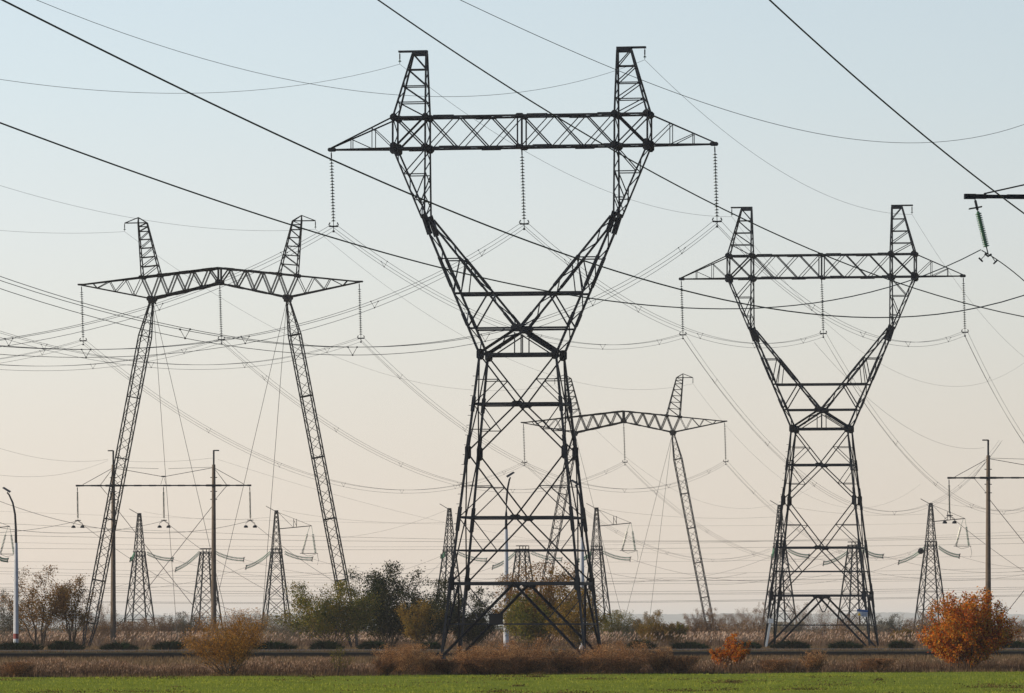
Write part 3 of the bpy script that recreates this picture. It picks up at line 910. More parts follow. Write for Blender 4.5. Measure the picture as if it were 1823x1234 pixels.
# far lines crossing low
FW = 'distant power lines crossing low over the fields'
far = [  # y at left, middle, right (photo), distance, radius, label
 ((905, 935, 925), 950, .014), ((925, 962, 948), 900, .026), ((950, 965, 955), 900, .03), ((962, 972, 940), 1000, .018),
 ((975, 978, 965), 850, .024), ((998, 1002, 985), 1000, .02), ((1008, 1022, 1008), 950, .022), ((1014, 1030, 1014), 950, .022),
 ((1018, 1035, 1020), 1100, .024), ((1040, 1036, 1028), 1100, .03), ((1046, 1041, 1030), 1100, .028), ((1047, 1054, 1043), 1000, .032),
 ((1051, 1058, 1046), 1000, .032), ((1060, 1060, 1052), 1100, .022), ((1068, 1072, 1056), 900, .03), ((1070, 1074, 1058), 900, .03)]
ords = ['topmost', 'second', 'third', 'fourth', 'fifth', 'sixth', 'seventh', 'eighth', 'ninth', 'tenth', 'eleventh', 'twelfth', 'thirteenth', 'fourteenth', 'fifteenth', 'lowest']
for k, (yy, D, r) in enumerate(far):
    P0, P1, P2 = W(-120, yy[0], D*.97), W(912, yy[1], D), W(1950, yy[2], D*1.03)
    sag = max(-3.0, (P0.z+P2.z)/2-P1.z)
    wire(P0, P2, sag, 'distant crossing line low over the fields, %s of the sixteen' % ords[k], FW, r*.72, 40)
    if k % 4 == 2:
        pass
# tension strings and jumpers at the strain pylons
TG = 'green tension insulators at the strain pylons'
def tension(px0, py0, px1, py1, label, D=DA, two=True):
    a, b_ = W(px0, py0, D), W(px1, py1, D)
    R = empty('tension_insulator', a, label=label, cat='insulator', group=TG)
    for j, off in enumerate((-.19, .19) if two else (0,)):
        m = MB(); n = 22
        pts = [a.lerp(b_, t)-Vector((0, 0, 1.3*t*(1-t)))-a+Vector((0, off*.3, off)) for t in np.linspace(0, 1, n+1)]
        for k in range(n): m.lathe(pts[k], pts[k+1], [(0, .05), (.05, .16), (.11, .16), (.14, .05)], 6)
        m.tube(pts, .03, 4); m.build('disc_row', GLASSG, R)
    m = MB()   # grading ring
    c = b_-a; pts = [c+Vector((.18*math.sin(t), .4*math.cos(t), .42*math.sin(t)+.0)) for t in np.linspace(0, 2*math.pi, 15)]
    m.tube(pts, .04, 4); m.bar(c+Vector((0, 0, -.5)), c+Vector((0, 0, .4)), .09); m.build('grading_ring', STEEL2, R)
    return R
ts = [(262, 985, 308, 996, 'right of the slim pylon beside the left concrete pole'), (240, 984, 232, 996, 'bunched left of the slim pylon beside the left concrete pole'),
      (384, 984, 434, 996, 'right of the short pylon behind the banded pole'), (355, 984, 313, 1014, 'left of the short pylon behind the banded pole'),
      (507, 984, 556, 995, 'right of the jib pylon beside the large leaning leg'), (481, 984, 438, 1010, 'left of the jib pylon beside the large leaning leg'),
      (815, 984, 866, 997, 'right of the slim pylon behind the tallest pylon, left leg'), (793, 984, 785, 990, 'bunched left of the slim pylon behind the tallest pylon'),
      (945, 983, 1000, 996, 'right of the short pylon between the tallest legs'), (917, 985, 877, 1010, 'left of the short pylon between the tallest legs'),
      (1074, 983, 1122, 995, 'right of the jib pylon behind the tallest right leg'), (1052, 985, 1028, 998, 'left of the jib pylon behind the tallest right leg'),
      (1402, 978, 1440, 990, 'right of the slim pylon behind the right fork-headed one'), (1378, 978, 1374, 990, 'bunched left of the slim pylon behind the right fork-headed one'),
      (1535, 978, 1572, 990, 'right of the short pylon inside the right fork-headed one'), (1508, 984, 1466, 1003, 'left of the short pylon inside the right fork-headed one'),
      (1671, 974, 1708, 990, 'right of the dish-bearing strain pylon'), (1645, 977, 1600, 1001, 'left of the dish-bearing strain pylon'),
      (-8, 988, 14, 997, 'at the left edge beside the painted lamp post')]
for a, b_, c, d, l in ts:
    tension(a, b_, c, d, 'green tension insulator '+l)
JG = 'feeder wires from the strain pylons'
jw = [((308, 996), (640, 1010), 2.2, 'from the left slim pylon'), ((434, 996), (790, 1008), 2.4, 'from the short pylon behind the pole'), ((556, 995), (930, 1024), 2.2, 'from the jib pylon at left'),
      ((866, 997), (1180, 1030), 2.2, 'from the slim pylon behind the tallest legs'), ((1000, 996), (1330, 1020), 2.4, 'from the short pylon amid the tallest legs'), ((1122, 995), (1480, 1022), 2.4, 'from the jib pylon right of the tallest legs'),
      ((1440, 990), (1840, 1020), 2.5, 'from the slim pylon within the right fork-headed one'), ((1572, 990), (1860, 1012), 1.6, 'from the short pylon at right'), ((1708, 990), (1900, 1005), 1.2, 'from the dish-bearing pylon'),
      ((313, 1014), (-60, 1052), 2.4, 'leftward from the short pylon behind the pole'), ((438, 1010), (120, 1040), 2.0, 'leftward from the jib pylon at left'), ((877, 1010), (560, 1045), 2.0, 'leftward from the short pylon amid the legs'),
      ((785, 990), (590, 1035), 1.0, 'leftward from the slim pylon behind the tallest left legs'), ((1374, 990), (1180, 1032), 1.0, 'leftward from the slim pylon inside the right one'), ((1466, 1003), (1250, 1040), 1.2, 'leftward from the short pylon at right'), ((1600, 1001), (1380, 1040), 1.2, 'leftward from the dish-bearing pylon')]
for a, b_, s, l in jw:
    wire(W(*a, DA), W(*b_, DA*1.06), s, 'thin feeder wire '+l, JG, .02, 24)
tw = [((256, 911), (480, 921), 'between the tops of the left slim and jib pylons'), ((503, 909), (795, 930), 'right from the top of the left jib pylon'), ((795, 908), (600, 958), 'left from the slim pylon behind the tallest'),
      ((1070, 906), (1384, 920), 'from the jib pylon to the slim pylon at right'), ((1395, 900), (1648, 915), 'between the tops of the right slim and dish pylons'), ((1660, 893), (1900, 905), 'right from the top of the dish pylon')]
for a, b_, l in tw:
    wire(W(*a, DA), W(*b_, DA), .8, 'hair-thin earth wire '+l, JG, .014, 20)

# ================================================================ BOARDS ON PYLONS
m = MB(); p = W(883, 1102, 396); R = empty('notice_board', p, label='black board fixed low on the bracing of the tallest pylon', cat='sign')
m.poly([(-.46, 0, -.3), (.46, 0, -.3), (.46, 0, .3), (-.46, 0, .3)], (0, 1, 0), .05); m.build('panel', BLACKP, R)
m = MB(); m.bar((-.46, -.04, .32), (.46, -.04, .32), .06); m.bar((-.46, -.04, -.32), (.46, -.04, -.32), .06); m.build('rim', STEEL, R)
p = W(1535, 1092, 545); R = empty('warning_board', p, label='tilted blue and white warning board with a yellow triangle on the pylon leg', cat='sign'); R.rotation_euler.y = math.radians(6)
m = MB(); m.cube((0, 0, -.08), 1.0, .05, .42); m.build('panel', WHITEP, R)
m = MB(); m.cube((0, -.01, .24), 1.0, .07, .22); m.build('blue_header', BLUEP, R)
m = MB(); m.poly([(-.42, -.04, -.24), (-.1, -.04, -.24), (-.26, -.04, .06)], (0, 1, 0), .03); m.build('warning_triangle', YELP, R)
m = MB(); m.cube((.2, -.035, .04), .5, .02, .05); m.cube((.2, -.035, -.08), .46, .02, .05); m.cube((.2, -.035, -.2), .5, .02, .05); m.build('printed_lines', BLUEP, R)
p = W(1370, 1100, 545); R = empty('cable_box', (p.x, p.y, .1), label='white riser pipe and junction box on the left leg of the right fork-headed pylon', cat='box')
m = MB(); m.bar((-.35, 0, .3), (.05, 0, 2.6), .2, .18); m.build('riser_pipe', WHITEP, R)
m = MB(); m.cube((.1, 0, 2.85), .5, .3, .4); m.build('junction_box', WHITEP, R)
p = W(1466, 1078, 548.5); R = empty('hanging_bracket', p, label='small V-shaped steel bracket hanging under the lowest beam of the right pylon', cat='bracket')
m = MB(); m.bar((-.7, 0, .7), (-.12, 0, -.55), .09); m.bar((.7, 0, .7), (.12, 0, -.55), .09); m.bar((-.15, 0, -.58), (.15, 0, -.58), .1); m.build('frame', STEEL, R)

# ================================================================ STREET LAMPS
def make_lamp(h, reach, red):
    R = empty('street_lamp')
    m = MB(); m.tube([(0, 0, -.2), (0, 0, h*.5), (0, 0, h-4.5)], [.24, .2, .15], 10); m.build('post', PAINT, R, smooth=False)
    m = MB()
    pts = [(0, 0, h-4.5), (-reach*.02, 0, h-3.2), (-reach*.1, 0, h-2.0), (-reach*.33, 0, h-1.0), (-reach*.7, 0, h-.3), (-reach*.92, 0, h-.08)]
    m.tube(pts, [.12, .1, .09, .08, .07, .06], 8); m.build('curved_arm', STEEL, R)
    m = MB(); s = 1 if reach > 0 else -1; c = Vector((-reach, 0, h+.08))
    m.poly([c+Vector((-.35*s, 0, .22)), c+Vector((.28*s, 0, -.2)), c+Vector((.42*s, 0, -.06)), c+Vector((-.2*s, 0, .32))], (0, 1, 0), .35)
    m.build('lamp_head', LAMPG, R)
    if red:
        m = MB(); m.tube([(0, 0, .85), (0, 0, 1.3)], [.241, .238], 10, False); m.build('red_band', RED, R)
    return R
for px, py, D, reach, red, lab in ((28.5, 875, 520, .85, 1, 'pale blue painted lamp post with a red band at the left edge'),
                              (901, 848, 505, -.4, 0, 'pale lamp post seen between the legs of the tallest pylon'),
                              (1036, 862, 505, .6, 0, 'lamp post hidden close behind the right legs of the tallest pylon')):
    h = ZC+(HY-py)*D/F-.5
    l = make_lamp(h, reach, red); l.location = ((px-CX)*D/F, D, .5)
    tag(l, lab, 'street lamp', 'street lamps along the road')

# ================================================================ VEGETATION
def rand_quads(c, size, rg, aspect=.55):
    n = len(c)
    a = rg.normal(size=(n, 3)); a /= np.linalg.norm(a, axis=1)[:, None]
    b = rg.normal(size=(n, 3)); b -= (b*a).sum(1)[:, None]*a; b /= np.linalg.norm(b, axis=1)[:, None]
    s = (size*rg.uniform(.6, 1.3, n))[:, None]
    A, B = a*s*.5, b*s*.5*aspect
    return np.stack([c-A, c-B*1.0, c+A, c+B*1.0], 1)

def tree(name, px, py, width, D, label, leafm, barkm=BARK, nleaf=5000, leaf=.16, stems=7, group=None, seed=0, low=.18, flat=.25, base=None, cat='tree', crown='crown', fuzz=.055, wind=.0, sub=8, up=.55, aspect=.5, egg=None):
    """several stems fan out of the base, carry rising side branches, and leaves sit along those"""
    rg = np.random.default_rng(seed+int(px*13+py))
    if D < 340: D = (289+(D-305)*.2)/(1-.75*(px-CX)/F)
    sc = F/D
    x = (px-CX)/sc
    z0 = gz(x, D) if base is None else base
    h = ZC+(HY-py)/sc-z0; wd = width/sc/2*(1.12 if cat == 'tree' else 1.08)
    R = empty(name, (x, D, z0), label=label, cat=cat, group=group)
    m = MB(); segs = []
    r0 = max(.02, h*.013)/(1 if stems < 10 else 1.7)
    for k in range(stems):
        a = 6.283*(k+rg.uniform(-.3, .3))/stems*2.4; e = math.asin(min(.995, rg.uniform(math.sin(flat*1.4), 1))) if k else math.radians(85)
        hh = h*((.3 if cat != 'tree' else .42)+(.7 if cat != 'tree' else .58)*math.sin(e))*(rg.uniform(.80, 1.0) if k > 1 else .97)
        ce = math.cos(e)**.6*rg.uniform(.82, 1.02)
        tip = np.array([math.cos(a)*ce*wd*.95+wind*wd, math.sin(a)*ce*wd*.95, hh])
        cf = .5 if cat != 'tree' else .34
        if egg is not None and k:
            se = rg.uniform(-.6, .98); ce = math.sqrt(1-se*se)**.8*rg.uniform(.8, 1.03)
            tip = np.array([math.cos(a)*ce*wd*.95+wind*wd, math.sin(a)*ce*wd*.95, h*(egg+(.97-egg)*se*rg.uniform(.85, 1))]); cf = .42
        c1 = np.array([tip[0]*cf, tip[1]*cf, tip[2]*.5]); b0 = np.array([math.cos(a)*.06*wd, math.sin(a)*.06*wd, 0])
        us = np.linspace(0, 1, 9)
        P = np.array([(1-u)**2*b0+2*u*(1-u)*c1+u*u*tip for u in us]); P[1:-1] += rg.normal(size=(7, 3))*h*.012
        m.tube([Vector(p) for p in P], [r0*(1-.9*u) for u in us], 5)
        segs.append((P[4], P[-1], .8, 1.0))
        ns = sub
        for q in range(ns):
            u = low+(1-low)*(q+rg.random())/ns; u = min(u, .97)
            f = u*8; i0 = int(f); p = P[i0]*(1-(f-i0))+P[min(i0+1, 8)]*(f-i0)
            tg = P[min(i0+1, 8)]-P[max(i0-1, 0)]; tg /= np.linalg.norm(tg)
            az = rg.uniform(0, 6.283); d = np.array([math.cos(az), math.sin(az), up*rg.uniform(.3, 1.6)])+tg*.6; d /= np.linalg.norm(d)
            ln = wd*rg.uniform(.28, .6)*(1.15-.5*u)
            t2 = p+d*ln+np.array([0, 0, .12*ln])
            t2[2] = min(t2[2], h*1.0); t2[2] = max(t2[2], .04*h)
            rr = math.hypot(t2[0], t2[1])
            if rr > wd*1.12: t2[:2] *= wd*1.12/rr
            mid = (p+t2)/2+rg.normal(size=3)*ln*.06
            m.tube([Vector(p), Vector(mid), Vector(t2)], [r0*.3*(1.1-u), r0*.16, .004], 4, False)
            segs.append((p, t2, 1.0, ln/wd*1.6))
            for _ in range(3):
                w = rg.uniform(.3, .9); p3 = p*(1-w)+t2*w
                d3 = d+rg.normal(size=3)*.6; d3[2] += up*.4; d3 /= np.linalg.norm(d3)
                t3 = p3+d3*ln*rg.uniform(.25, .5); t3[2] = min(t3[2], h*1.03)
                m.tube([Vector(p3), Vector(t3)], [max(.005, r0*.1), .003], 3, False)
                segs.append((p3, t3, .9, ln/wd*.8))
    m.build('trunk', barkm, R)
    wts = np.array([q[3]*rg.uniform(.25, 1.6) for q in segs]); wts /= wts.sum()
    cnt = rg.multinomial(nleaf, wts)
    P = []
    for (p, q, _, _), c in zip(segs, cnt):
        t = rg.random(c)[:, None]**.8
        P.append(p+(q-p)*(.12+.95*t)+rg.normal(size=(c, 3))*fuzz*wd*np.array([1, 1, .9]))
    P = np.concatenate(P); P = P[(P[:, 2] > .0) & (P[:, 2] < h*1.06)]
    quads(crown, rand_quads(P, leaf, rg, aspect), leafm, R)
    return R

LG = {
 'autumn': leafmat('autumn_leaves', [(.09, .05, .018), (.2, .10, .028), (.34, .17, .045), (.17, .13, .035)]),
 'dark': leafmat('dark_leaves', [(.007, .014, .008), (.017, .029, .014), (.036, .048, .02), (.10, .085, .03)], .2),
 'olive': leafmat('olive_leaves', [(.05, .065, .015), (.11, .125, .025), (.21, .19, .035), (.28, .18, .035)]),
 'gold': leafmat('gold_leaves', [(.11, .07, .015), (.24, .14, .025), (.32, .2, .04), (.10, .10, .03)]),
 'orange': leafmat('orange_leaves', [(.14, .06, .015), (.36, .16, .03), (.5, .25, .05), (.28, .18, .05)]),
 'red': leafmat('red_leaves', [(.18, .045, .015), (.55, .11, .015), (.72, .22, .02), (.62, .34, .05), (.20, .13, .03)], .4),
 'brown': leafmat('brown_leaves', [(.08, .045, .025), (.16, .09, .05), (.26, .16, .09), (.34, .23, .14)]),
 'rust': leafmat('rust_twigs', [(.19, .085, .035), (.40, .20, .085), (.58, .32, .14), (.7, .45, .24)], .38),
 'rustdark': leafmat('dark_rust_twigs', [(.12, .058, .028), (.26, .125, .058), (.42, .23, .12)]),
 'pale': leafmat('pale_brush', [(.14, .12, .09), (.24, .2, .15), (.33, .28, .2), (.2, .19, .12)]),
 'grey': leafmat('grey_brush', [(.06, .07, .055), (.11, .11, .085), (.16, .15, .11)]),
 'juniper': leafmat('juniper_needles', [(.006, .014, .008), (.012, .03, .013), (.025, .05, .02)], .1),
}
TR = 'trees behind the road'
tree('autumn_tree', 70, 1014, 128, 522, 'thin brown-leaved tree with several stems right of the banded lamp post', LG['autumn'], nleaf=9500, leaf=.16, stems=8, group=TR, seed=1, low=.3, flat=.25, fuzz=.08)
tree('autumn_tree', 128, 1028, 92, 524, 'thin brown-leaved tree touching the left leg of the larger guyed pylon', LG['autumn'], nleaf=7500, leaf=.15, stems=7, group=TR, seed=2, low=.3, flat=.3, fuzz=.08)
tree('leafy_tree', 592, 1040, 168, 508, 'spreading olive-green tree at the foot of the right guyed leg', LG['olive'], nleaf=24000, leaf=.16, stems=18, egg=.58, group=TR, seed=4, low=.25, flat=.2, wind=-.08, fuzz=.06)
tree('leafy_tree', 692, 1006, 138, 515, 'tallest dark green tree left of the tallest pylon', LG['dark'], nleaf=28000, leaf=.19, stems=18, egg=.55, group=TR, seed=5, low=.2, flat=.1, fuzz=.07)
tree('leafy_tree', 768, 1034, 122, 528, 'dark green tree between the tallest green tree and the pylon legs', LG['dark'], nleaf=20000, leaf=.18, stems=15, egg=.52, group=TR, seed=6, low=.2, flat=.1, fuzz=.07)
tree('leafy_tree', 740, 1070, 92, 490, 'yellow-brown bushy tree in front of the dark green trees', LG['gold'], nleaf=8000, leaf=.14, stems=12, group=TR, seed=7, low=.15, flat=.3)
tree('leafy_tree', 842, 1050, 100, 530, 'dark green tree seen inside the left legs of the tallest pylon', LG['dark'], nleaf=12000, leaf=.17, stems=12, egg=.5, group=TR, seed=8, low=.15, flat=.3, fuzz=.07)
tree('leafy_tree', 960, 1004, 160, 484, 'large green and brown tree inside the legs of the tallest pylon', LG['autumn'], nleaf=26000, leaf=.16, stems=20, egg=.58, group=TR, seed=9, low=.2, flat=.3)
tree('leafy_tree', 938, 1062, 130, 480, 'low green tree under the lowest beam of the tallest pylon', LG['olive'], nleaf=11000, leaf=.15, stems=13, group=TR, seed=19, low=.1, flat=.15)
tree('leafy_tree', 1022, 1052, 120, 476, 'golden bushy tree at the right legs of the tallest pylon', LG['gold'], nleaf=11000, leaf=.15, stems=13, group=TR, seed=10, low=.1, flat=.2)
SB = 'bushes along the near bank'
tree('red_shrub', 1722, 1052, 160, 325, 'big round red and orange shrub at the right edge of the field', LG['red'], nleaf=46000, leaf=.125, stems=44, egg=.54, group=SB, seed=11, low=.1, flat=.0, base=0, cat='shrub', sub=10, fuzz=.045)
tree('red_shrub', 1300, 1128, 66, 330, 'small red-orange shrub on the bank between the two large pylons', LG['red'], nleaf=12000, leaf=.09, stems=20, egg=.5, group=SB, seed=12, low=.1, flat=.1, base=0, cat='shrub', sub=6)
tree('willow_shrub', 408, 1088, 172, 309, 'orange twiggy willow bush below the banded concrete pole', LG['orange'], nleaf=21000, leaf=.075, stems=30, group=SB, seed=13, low=.1, flat=.1, base=0, cat='shrub', up=1.3, aspect=.35)
tree('willow_shrub', 600, 1152, 60, 312, 'thin greenish sapling on the near bank below the olive tree', LG['olive'], nleaf=900, leaf=.07, stems=6, group=SB, seed=14, low=.1, flat=.4, base=0, cat='shrub', up=1.3, aspect=.35)
rb = [(718, 1149, 92, 312, 'leftmost rust-brown bush, left of the front foot of the tallest pylon'), (760, 1163, 56, 316, 'small rust-brown bush just left of the pylon front foot'), (792, 1175, 50, 312, 'very low rust-brown bush at the left foot of the tallest pylon'),
      (838, 1152, 66, 313, 'rust-brown bush just right of the left pylon foot'), (892, 1143, 86, 316, 'rust-brown bush under the black board'), (950, 1138, 78, 318, 'tallest rust-brown bush between the pylon feet'), (1004, 1156, 62, 313, 'rust-brown bush just left of the right pylon foot'),
      (1062, 1149, 76, 317, 'rust-brown bush just right of the right pylon foot'), (1122, 1144, 78, 319, 'rust-brown bush one left of the end of the row'), (1172, 1152, 58, 315, 'rightmost rust-brown bush of the row'), (868, 1172, 90, 306, 'darker low rust-brown bush in front of the row'), (1030, 1172, 90, 306, 'low dark brown bush at the field edge right of centre'),
      (685, 1172, 44, 307, 'small round rust-brown bush ending the row at its left'), (945, 1170, 80, 306, 'low dark brown bush at the field edge in the centre'), (1110, 1170, 90, 307, 'low dark brown bush before the right half of the rust row'), (1215, 1170, 70, 310, 'low brown bush between the rust-brown row and the small red shrub'), (1450, 1158, 46, 312, 'small thin olive-brown bush before the right fork-headed pylon'),
      (30, 1180, 60, 308, 'low dark bush in the reeds at the left edge'), (1560, 1174, 70, 310, 'low brown bush at the field edge right of the right pylon'), (1380, 1176, 60, 309, 'low brown bush right of the small red shrub')]
for i, (px, py, w, D, lab) in enumerate(rb):
    lo = py > 1165
    tree('rust_shrub', px, py, w*1.12, D, lab, LG['rustdark'] if lo else LG['rust'], nleaf=int(w*150) if not lo else int(w*110), leaf=.055, stems=34, group='rust-brown bushes at the foot of the tallest pylon', seed=30+i, low=.1, flat=.12, base=0, cat='shrub', up=1.2, sub=6, aspect=.4, fuzz=.06)
bd = [ # background shrubs: px, py, w, D, kind, label
 (12, 1056, 84, 590, 'grey', 'grey leafless bush at the left edge behind the banded lamp post'), (172, 1078, 76, 600, 'brown', 'thin brown bush behind the foot of the left guyed leg'), (215, 1112, 90, 640, 'brown', 'low brown bush behind the left concrete pole'),
 (280, 1104, 80, 660, 'brown', 'russet bush right of the first slim strain pylon'), (315, 1094, 60, 680, 'grey', 'grey-green round bush between two strain pylons'), (348, 1094, 60, 700, 'brown', 'pale brown bush left of the banded pole'),
 (508, 1100, 104, 620, 'pale', 'pale olive bush below the jib pylon at left'), (552, 1112, 80, 640, 'grey', 'dim grey bush left of the olive tree'), (1088, 1092, 84, 640, 'olive', 'olive bush right of the tallest pylon'),
 (1130, 1108, 60, 660, 'grey', 'dark grey bush left of the yellow bush'), (1163, 1092, 62, 600, 'gold', 'pointed yellow-orange bush right of the tallest pylon'), (1190, 1116, 50, 600, 'gold', 'low yellow bush beside the pointed one'),
 (1204, 1110, 32, 620, 'olive', 'small dark green bush right of the yellow bushes'), (1236, 1088, 46, 700, 'brown', 'grey-brown bush left of the smaller guyed leg'), (1262, 1086, 44, 700, 'brown', 'thin bush behind the smaller guyed leg'),
 (1300, 1098, 80, 760, 'brown', 'pale bare thicket above the small red shrub'), (1335, 1088, 66, 780, 'brown', 'bare brown thicket left of the right fork-headed pylon'), (1357, 1074, 34, 760, 'brown', 'tall thin bare birch left of the right fork-headed pylon'),
 (1425, 1078, 56, 740, 'brown', 'bare birch inside the left legs of the right fork-headed pylon'), (1455, 1080, 70, 740, 'brown', 'bushy bare birch in the middle of the right fork-headed pylon'), (1500, 1098, 70, 780, 'brown', 'low bare bush inside the right legs of the right fork-headed pylon'),
 (1585, 1098, 56, 800, 'grey', 'thin bare bush right of the right fork-headed pylon'), (1640, 1094, 60, 700, 'brown', 'russet bush behind the left side of the big red shrub'), (1812, 1106, 70, 700, 'brown', 'brown bush at the right edge behind the big red shrub'),
 (440, 1104, 70, 700, 'brown', 'dull brown bush behind the willow bush'), (1005, 1120, 60, 620, 'brown', 'brown bush behind the golden tree'), (850, 1108, 80, 640, 'grey', 'grey bush behind the lamp post in the middle'),
 (1550, 1116, 60, 680, 'pale', 'pale low bush at the right foot of the right fork-headed pylon'), (1400, 1112, 70, 660, 'pale', 'pale brown bush at the left foot of the right fork-headed pylon'), (1610, 1124, 40, 620, 'gold', 'small yellowish bush left of the big red shrub')]
for i, (px, py, w, D, k, lab) in enumerate(bd):
    tree('background_bush', px, py-3, w*1.2, D, lab, LG[k], barkm=BARKG, nleaf=9500 if 'birch' not in lab else 3600, leaf=.12 if k != 'brown' else .09, stems=14, group='bushes beyond the road', seed=60+i, low=.1, flat=.2 if 'birch' not in lab else .55, cat='bush', up=1.0, sub=6)
jn = [(30, 62, 'beneath the banded lamp post'), (113, 46, 'between thin brown tree and leaning leg'), (213, 48, 'at the foot of the left concrete pole'), (303, 40, 'right of the left concrete pole'), (488, 50, 'below the pale olive bush'),
      (578, 48, 'left of the olive tree trunk'), (664, 36, 'below the tallest dark green tree'), (766, 30, 'left of the tallest pylon'), (1140, 36, 'right of the tallest pylon'), (1225, 50, 'left of the smaller guyed leg'),
      (1410, 52, 'inside the left legs of the right fork-headed pylon'), (1506, 48, 'inside the right legs of the right fork-headed pylon'), (1602, 34, 'right of the right fork-headed pylon'), (1800, 40, 'right of the big red shrub'), (1335, 30, 'behind the small red shrub')]
for i, (px, w, lab) in enumerate(jn):
    rg = np.random.default_rng(200+i)
    x0 = (px-CX)/21.0; D = road_far(x0)+3; sc = F/D; x = (px-CX)/sc; wd = w/sc/2*1.2
    top = rg.uniform(.38, .62); wd *= rg.uniform(.85, 1.15)
    R = empty('juniper_bush', (x, D, .52), label='low dark green juniper '+lab, cat='bush', group='low junipers lining the road')
    n = 2400
    a = rg.uniform(0, 6.28, n); r = rg.uniform(0, 1, n)**.6; el = rg.uniform(0, 1, n)
    lobes = .85+.28*np.sin(a*3+i*1.7)+.16*np.sin(a*7+2*i)
    P = np.stack([np.cos(a)*r*wd*lobes, np.sin(a)*r*wd*.6*lobes, top*(1.02-r**2*.7)*el*(1+.15*np.sin(a*7))+.02], 1)
    d = np.stack([np.cos(a), np.sin(a)*.8, .42+rg.normal(size=n)*.25], 1); d /= np.linalg.norm(d, axis=1)[:, None]
    s = rg.uniform(.15, .75, n)[:, None]*(.6+.4*np.sin(a*6+i)[:, None]**2); b = np.cross(d, rg.normal(size=(n, 3))); b /= np.linalg.norm(b, axis=1)[:, None]
    V = np.stack([P-b*.03, P+b*.03, P+d*s], 1)
    quads('foliage', V, LG['juniper'], R)
    m = MB()
    for k in range(7):
        t = k*.9; m.tube([(0, 0, -.05), (math.cos(t)*wd*.7, math.sin(t)*wd*.4, top*.5)], [.03, .01], 4)
    m.build('stem', BARK, R)

# ---- stuff: reeds, grass, brush
def blades(n, xf, h0, h1, w, lean, rg, plume=0.0):
    """xf: function n -> (x, y, z) arrays.  Returns stems (n,3,3) and plumes"""
    x, y, z = xf(n)
    h = rg.uniform(h0, h1, n); a = rg.uniform(0, math.pi, n)
    dx, dy = np.cos(a)*w/2, np.sin(a)*w/2
    lx = lean*h+rg.normal(size=n)*.12*h; ly = rg.normal(size=n)*.12*h
    base = np.stack([x, y, z-.03], 1); sd_ = np.stack([dx, dy, 0*dx], 1); tip = base+np.stack([lx, ly, h], 1)
    st = np.stack([base-sd_, base+sd_, tip], 1)
    if not plume: return st, None
    d = np.stack([lx+.25*h*lean*4, ly, h*.9], 1); d /= np.linalg.norm(d, axis=1)[:, None]
    L_ = (plume*rg.uniform(.7, 1.3, n))[:, None]
    q = rg.normal(size=(n, 3)); b = np.cross(d, q); b /= np.linalg.norm(b, axis=1)[:, None]
    p0 = tip-d*L_*.25; p2 = tip+d*L_*.75; mid = (p0+p2)/2
    pl = np.stack([p0, mid-b*L_*.18, p2, mid+b*L_*.18], 1)
    return st, pl
REED = leafmat('reed_stems', [(.06, .036, .024), (.12, .075, .05), (.2, .135, .09)], .3)
PLUME = leafmat('reed_plumes', [(.24, .15, .11), (.42, .29, .21), (.66, .5, .39)], .45)
GRASS = leafmat('grass_blades', [(.14, .18, .02), (.27, .32, .035), (.46, .48, .09)], .5)
DRY = leafmat('dry_grass', [(.09, .06, .035), (.17, .115, .065), (.28, .2, .12)], .35)
def scatter(y0f, y1f, x0, x1, rg, zf=0.0, clump=0):
    def f(n):
        x = rg.uniform(x0, x1, n); u = rg.random(n)
        y = y0f(x)+(y1f(x)-y0f(x))*u
        return x, y, np.full(n, zf) if not callable(zf) else zf(x, y)
    return f
rg = np.random.default_rng(5)
# near reed bank behind the field edge
st, pl = blades(70000, scatter(lambda x: field_edge(x)+.5, lambda x: field_edge(x)+13, -45, 45, rg), .3, .8, .035, .08, rg, .11)
hm_ = .62+.38*np.clip(.5+.5*np.sin(st[:, 0, 0]*.55+1)+.35*np.sin(st[:, 0, 0]*1.9)+.3*np.sin(st[:, 0, 0]*.21+st[:, 0, 1]*.4), 0, 1.3)
dz = (st[:, 2, 2]-st[:, 0, 2])*(1-hm_)
st[:, 2, 2] -= dz; pl[:, :, 2] -= dz[:, None]
quads('reed_bank', st, REED, label='dense brown reeds along the far edge of the green field', cat='reeds', kind='stuff')
sel = rg.random(len(pl)) < np.clip(.42-.012*pl[:, 0, 0], .08, .8)
quads('reed_heads', pl[sel], leafmat('bank_plumes', [(.12, .07, .045), (.24, .15, .10), (.44, .31, .22)], .4), label='soft seed heads over the near reed bank', cat='reeds', kind='stuff')
st, _ = blades(60000, scatter(lambda x: field_edge(x)+12, lambda x: road_near(x)-4, -50, 55, rg), .12, .34, .05, .1, rg)
quads('dry_grass', st, DRY, label='dry brown grass between the reed bank and the road', cat='grass', kind='stuff')
def join(a, b): return np.concatenate([a, b])
e1, _ = blades(16000, scatter(lambda x: field_edge(x)-1.2, lambda x: field_edge(x)+1.0, -45, 45, rg), .05, .3, .05, .1, rg)
e2, _ = blades(14000, scatter(lambda x: road_near(x)-.2, lambda x: road_near(x)+6, -50, 55, rg, .5), .08, .3, .05, .1, rg)
e3, _ = blades(26000, scatter(lambda x: road_far(x)+.2, lambda x: 556+0*x, -70, 70, rg, .45), .1, .4, .06, .1, rg)
e4, _ = blades(24000, scatter(lambda x: road_near(x)-9, lambda x: road_near(x)-3.3, -50, 55, rg), .12, .4, .05, .1, rg)
e3 = join(e3, e4)
quads('verge_tufts', join(join(e1, e2), e3), DRY, label='ragged dry tufts along field edge and road verges', cat='grass', kind='stuff')
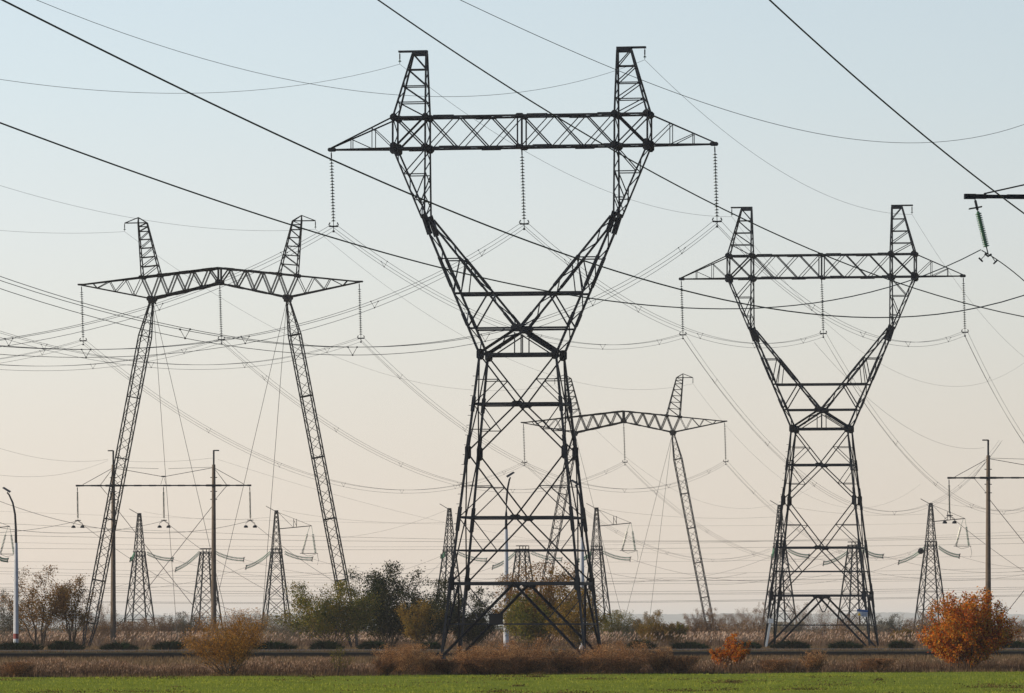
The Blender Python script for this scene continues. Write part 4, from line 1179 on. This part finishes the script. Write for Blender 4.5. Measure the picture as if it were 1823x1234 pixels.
# reeds behind the road
st, pl = blades(30000, scatter(lambda x: np.maximum(554, road_far(x)+20), lambda x: 650+0*x, -85, 95, rg, .43), .6, 1.45, .04, .22, rg, .3)
keep = (np.sin(st[:, 0, 0]*.35)+np.sin(st[:, 0, 0]*.13+st[:, 0, 1]*.1+2)+rg.normal(size=len(st))*.5) > -.7
st, pl = st[keep], pl[keep]
quads('reed_bed', st, REED, label='tall reeds behind the road', cat='reeds', kind='stuff')
quads('reed_plumes', pl[rg.random(len(pl)) < .45], PLUME, label='pale feathery plumes of the reeds behind the road', cat='reeds', kind='stuff')
# grass blades in the field
def ff_(n):
    u = rg.random(n); x = rg.uniform(-48, 48, n); y = 120+(field_edge(x)-119)*u
    return x, y, np.zeros(n)+.02
st, _ = blades(230000, ff_, .05, .13, .035, .12, rg)
cx_, cy_ = st[:, 0, 0], st[:, 0, 1]
keepc = (np.sin(cx_*.31+cy_*.05)+np.sin(cy_*.33+cx_*.11)+.7*np.sin(cx_*1.3-cy_*.7)+rg.normal(size=len(st))*.8) > -1.35
track = (np.abs((cx_-.32*cy_+70) % 17-2) < .35) | (np.abs((cx_-.32*cy_+70) % 17-4) < .35)
st = st[keepc & ~(track & (rg.random(len(st)) < .8))]
quads('young_crop', st, GRASS, label='short bright green blades of the young crop', cat='grass', kind='stuff')
# weeds and bare patches on the field
Pw = []
for k in range(120):
    cx_, u = rg.uniform(-34, 34), rg.random(); cy = 150+(field_edge(cx_)-152)*u; n = rg.integers(40, 260)
    s = rg.uniform(.15, 1.1)
    Pw.append(np.stack([cx_+rg.normal(size=n)*s, cy+rg.normal(size=n)*s*.8, np.abs(rg.normal(size=n))*.05+.08], 1))
quads('field_weeds', rand_quads(np.concatenate(Pw), .08, rg, .4), leafmat('weed_brown', [(.07, .05, .02), (.12, .10, .03), (.2, .13, .06)]), label='brownish weeds scattered through the young crop', cat='weeds', kind='stuff')
# far scrub belts
def belt(name, D0, D1, h0, h1, n, m, size, seed, label, zb=.5, hole=.45):
    rg = np.random.default_rng(seed)
    x = rg.uniform(-95, 95, n)*(D0/640); y = rg.uniform(D0, D1, n)
    prof = sum(np.sin(x*f+seed*p)*a for f, a, p in ((.21, .3, 1), (.53, .25, 2), (1.3, .2, 3), (2.9, .15, 5)))
    hh = h0+(h1-h0)*np.clip(.5+prof, 0.05, 1.1)
    z = zb+hh*(rg.random(n)**.8)
    quads(name, rand_quads(np.stack([x, y, z], 1), size, rg, .5), m, label=label, cat='scrub', kind='stuff')
belt('scrub', 665, 740, .8, 2.6, 70000, LG['brown'], .2, 3, 'brown scrub spread out behind the reeds')
belt('far_scrub', 860, 1000, 1.2, 3.2, 30000, LG['grey'], .28, 8, 'far grey scrub belt below the hills')
belt('farther_scrub', 1250, 1500, 1.0, 3.0, 26000, LG['brown'], .4, 11, 'faint brown tree belt on the far plain')

# ================================================================ HAZE
m = MB(); m.box8([(-3000, -60, -1), (3000, -60, -1), (3000, 23500, -1), (-3000, 23500, -1), (-3000, -60, 62), (3000, -60, 62), (3000, 23500, 62), (-3000, 23500, 62)])
hm = bpy.data.materials.new('haze'); hm.use_nodes = True
t = hm.node_tree; t.nodes.clear(); o_ = t.nodes.new('ShaderNodeOutputMaterial'); v_ = t.nodes.new('ShaderNodeVolumePrincipled')
v_.inputs['Color'].default_value = (.93, .975, 1.0, 1); v_.inputs['Density'].default_value = .00006; v_.inputs['Anisotropy'].default_value = .0
t.links.new(v_.outputs[0], o_.inputs['Volume'])
hz = m.build('haze', hm, None, label='thin pale autumn haze filling the air', cat='haze', kind='stuff')
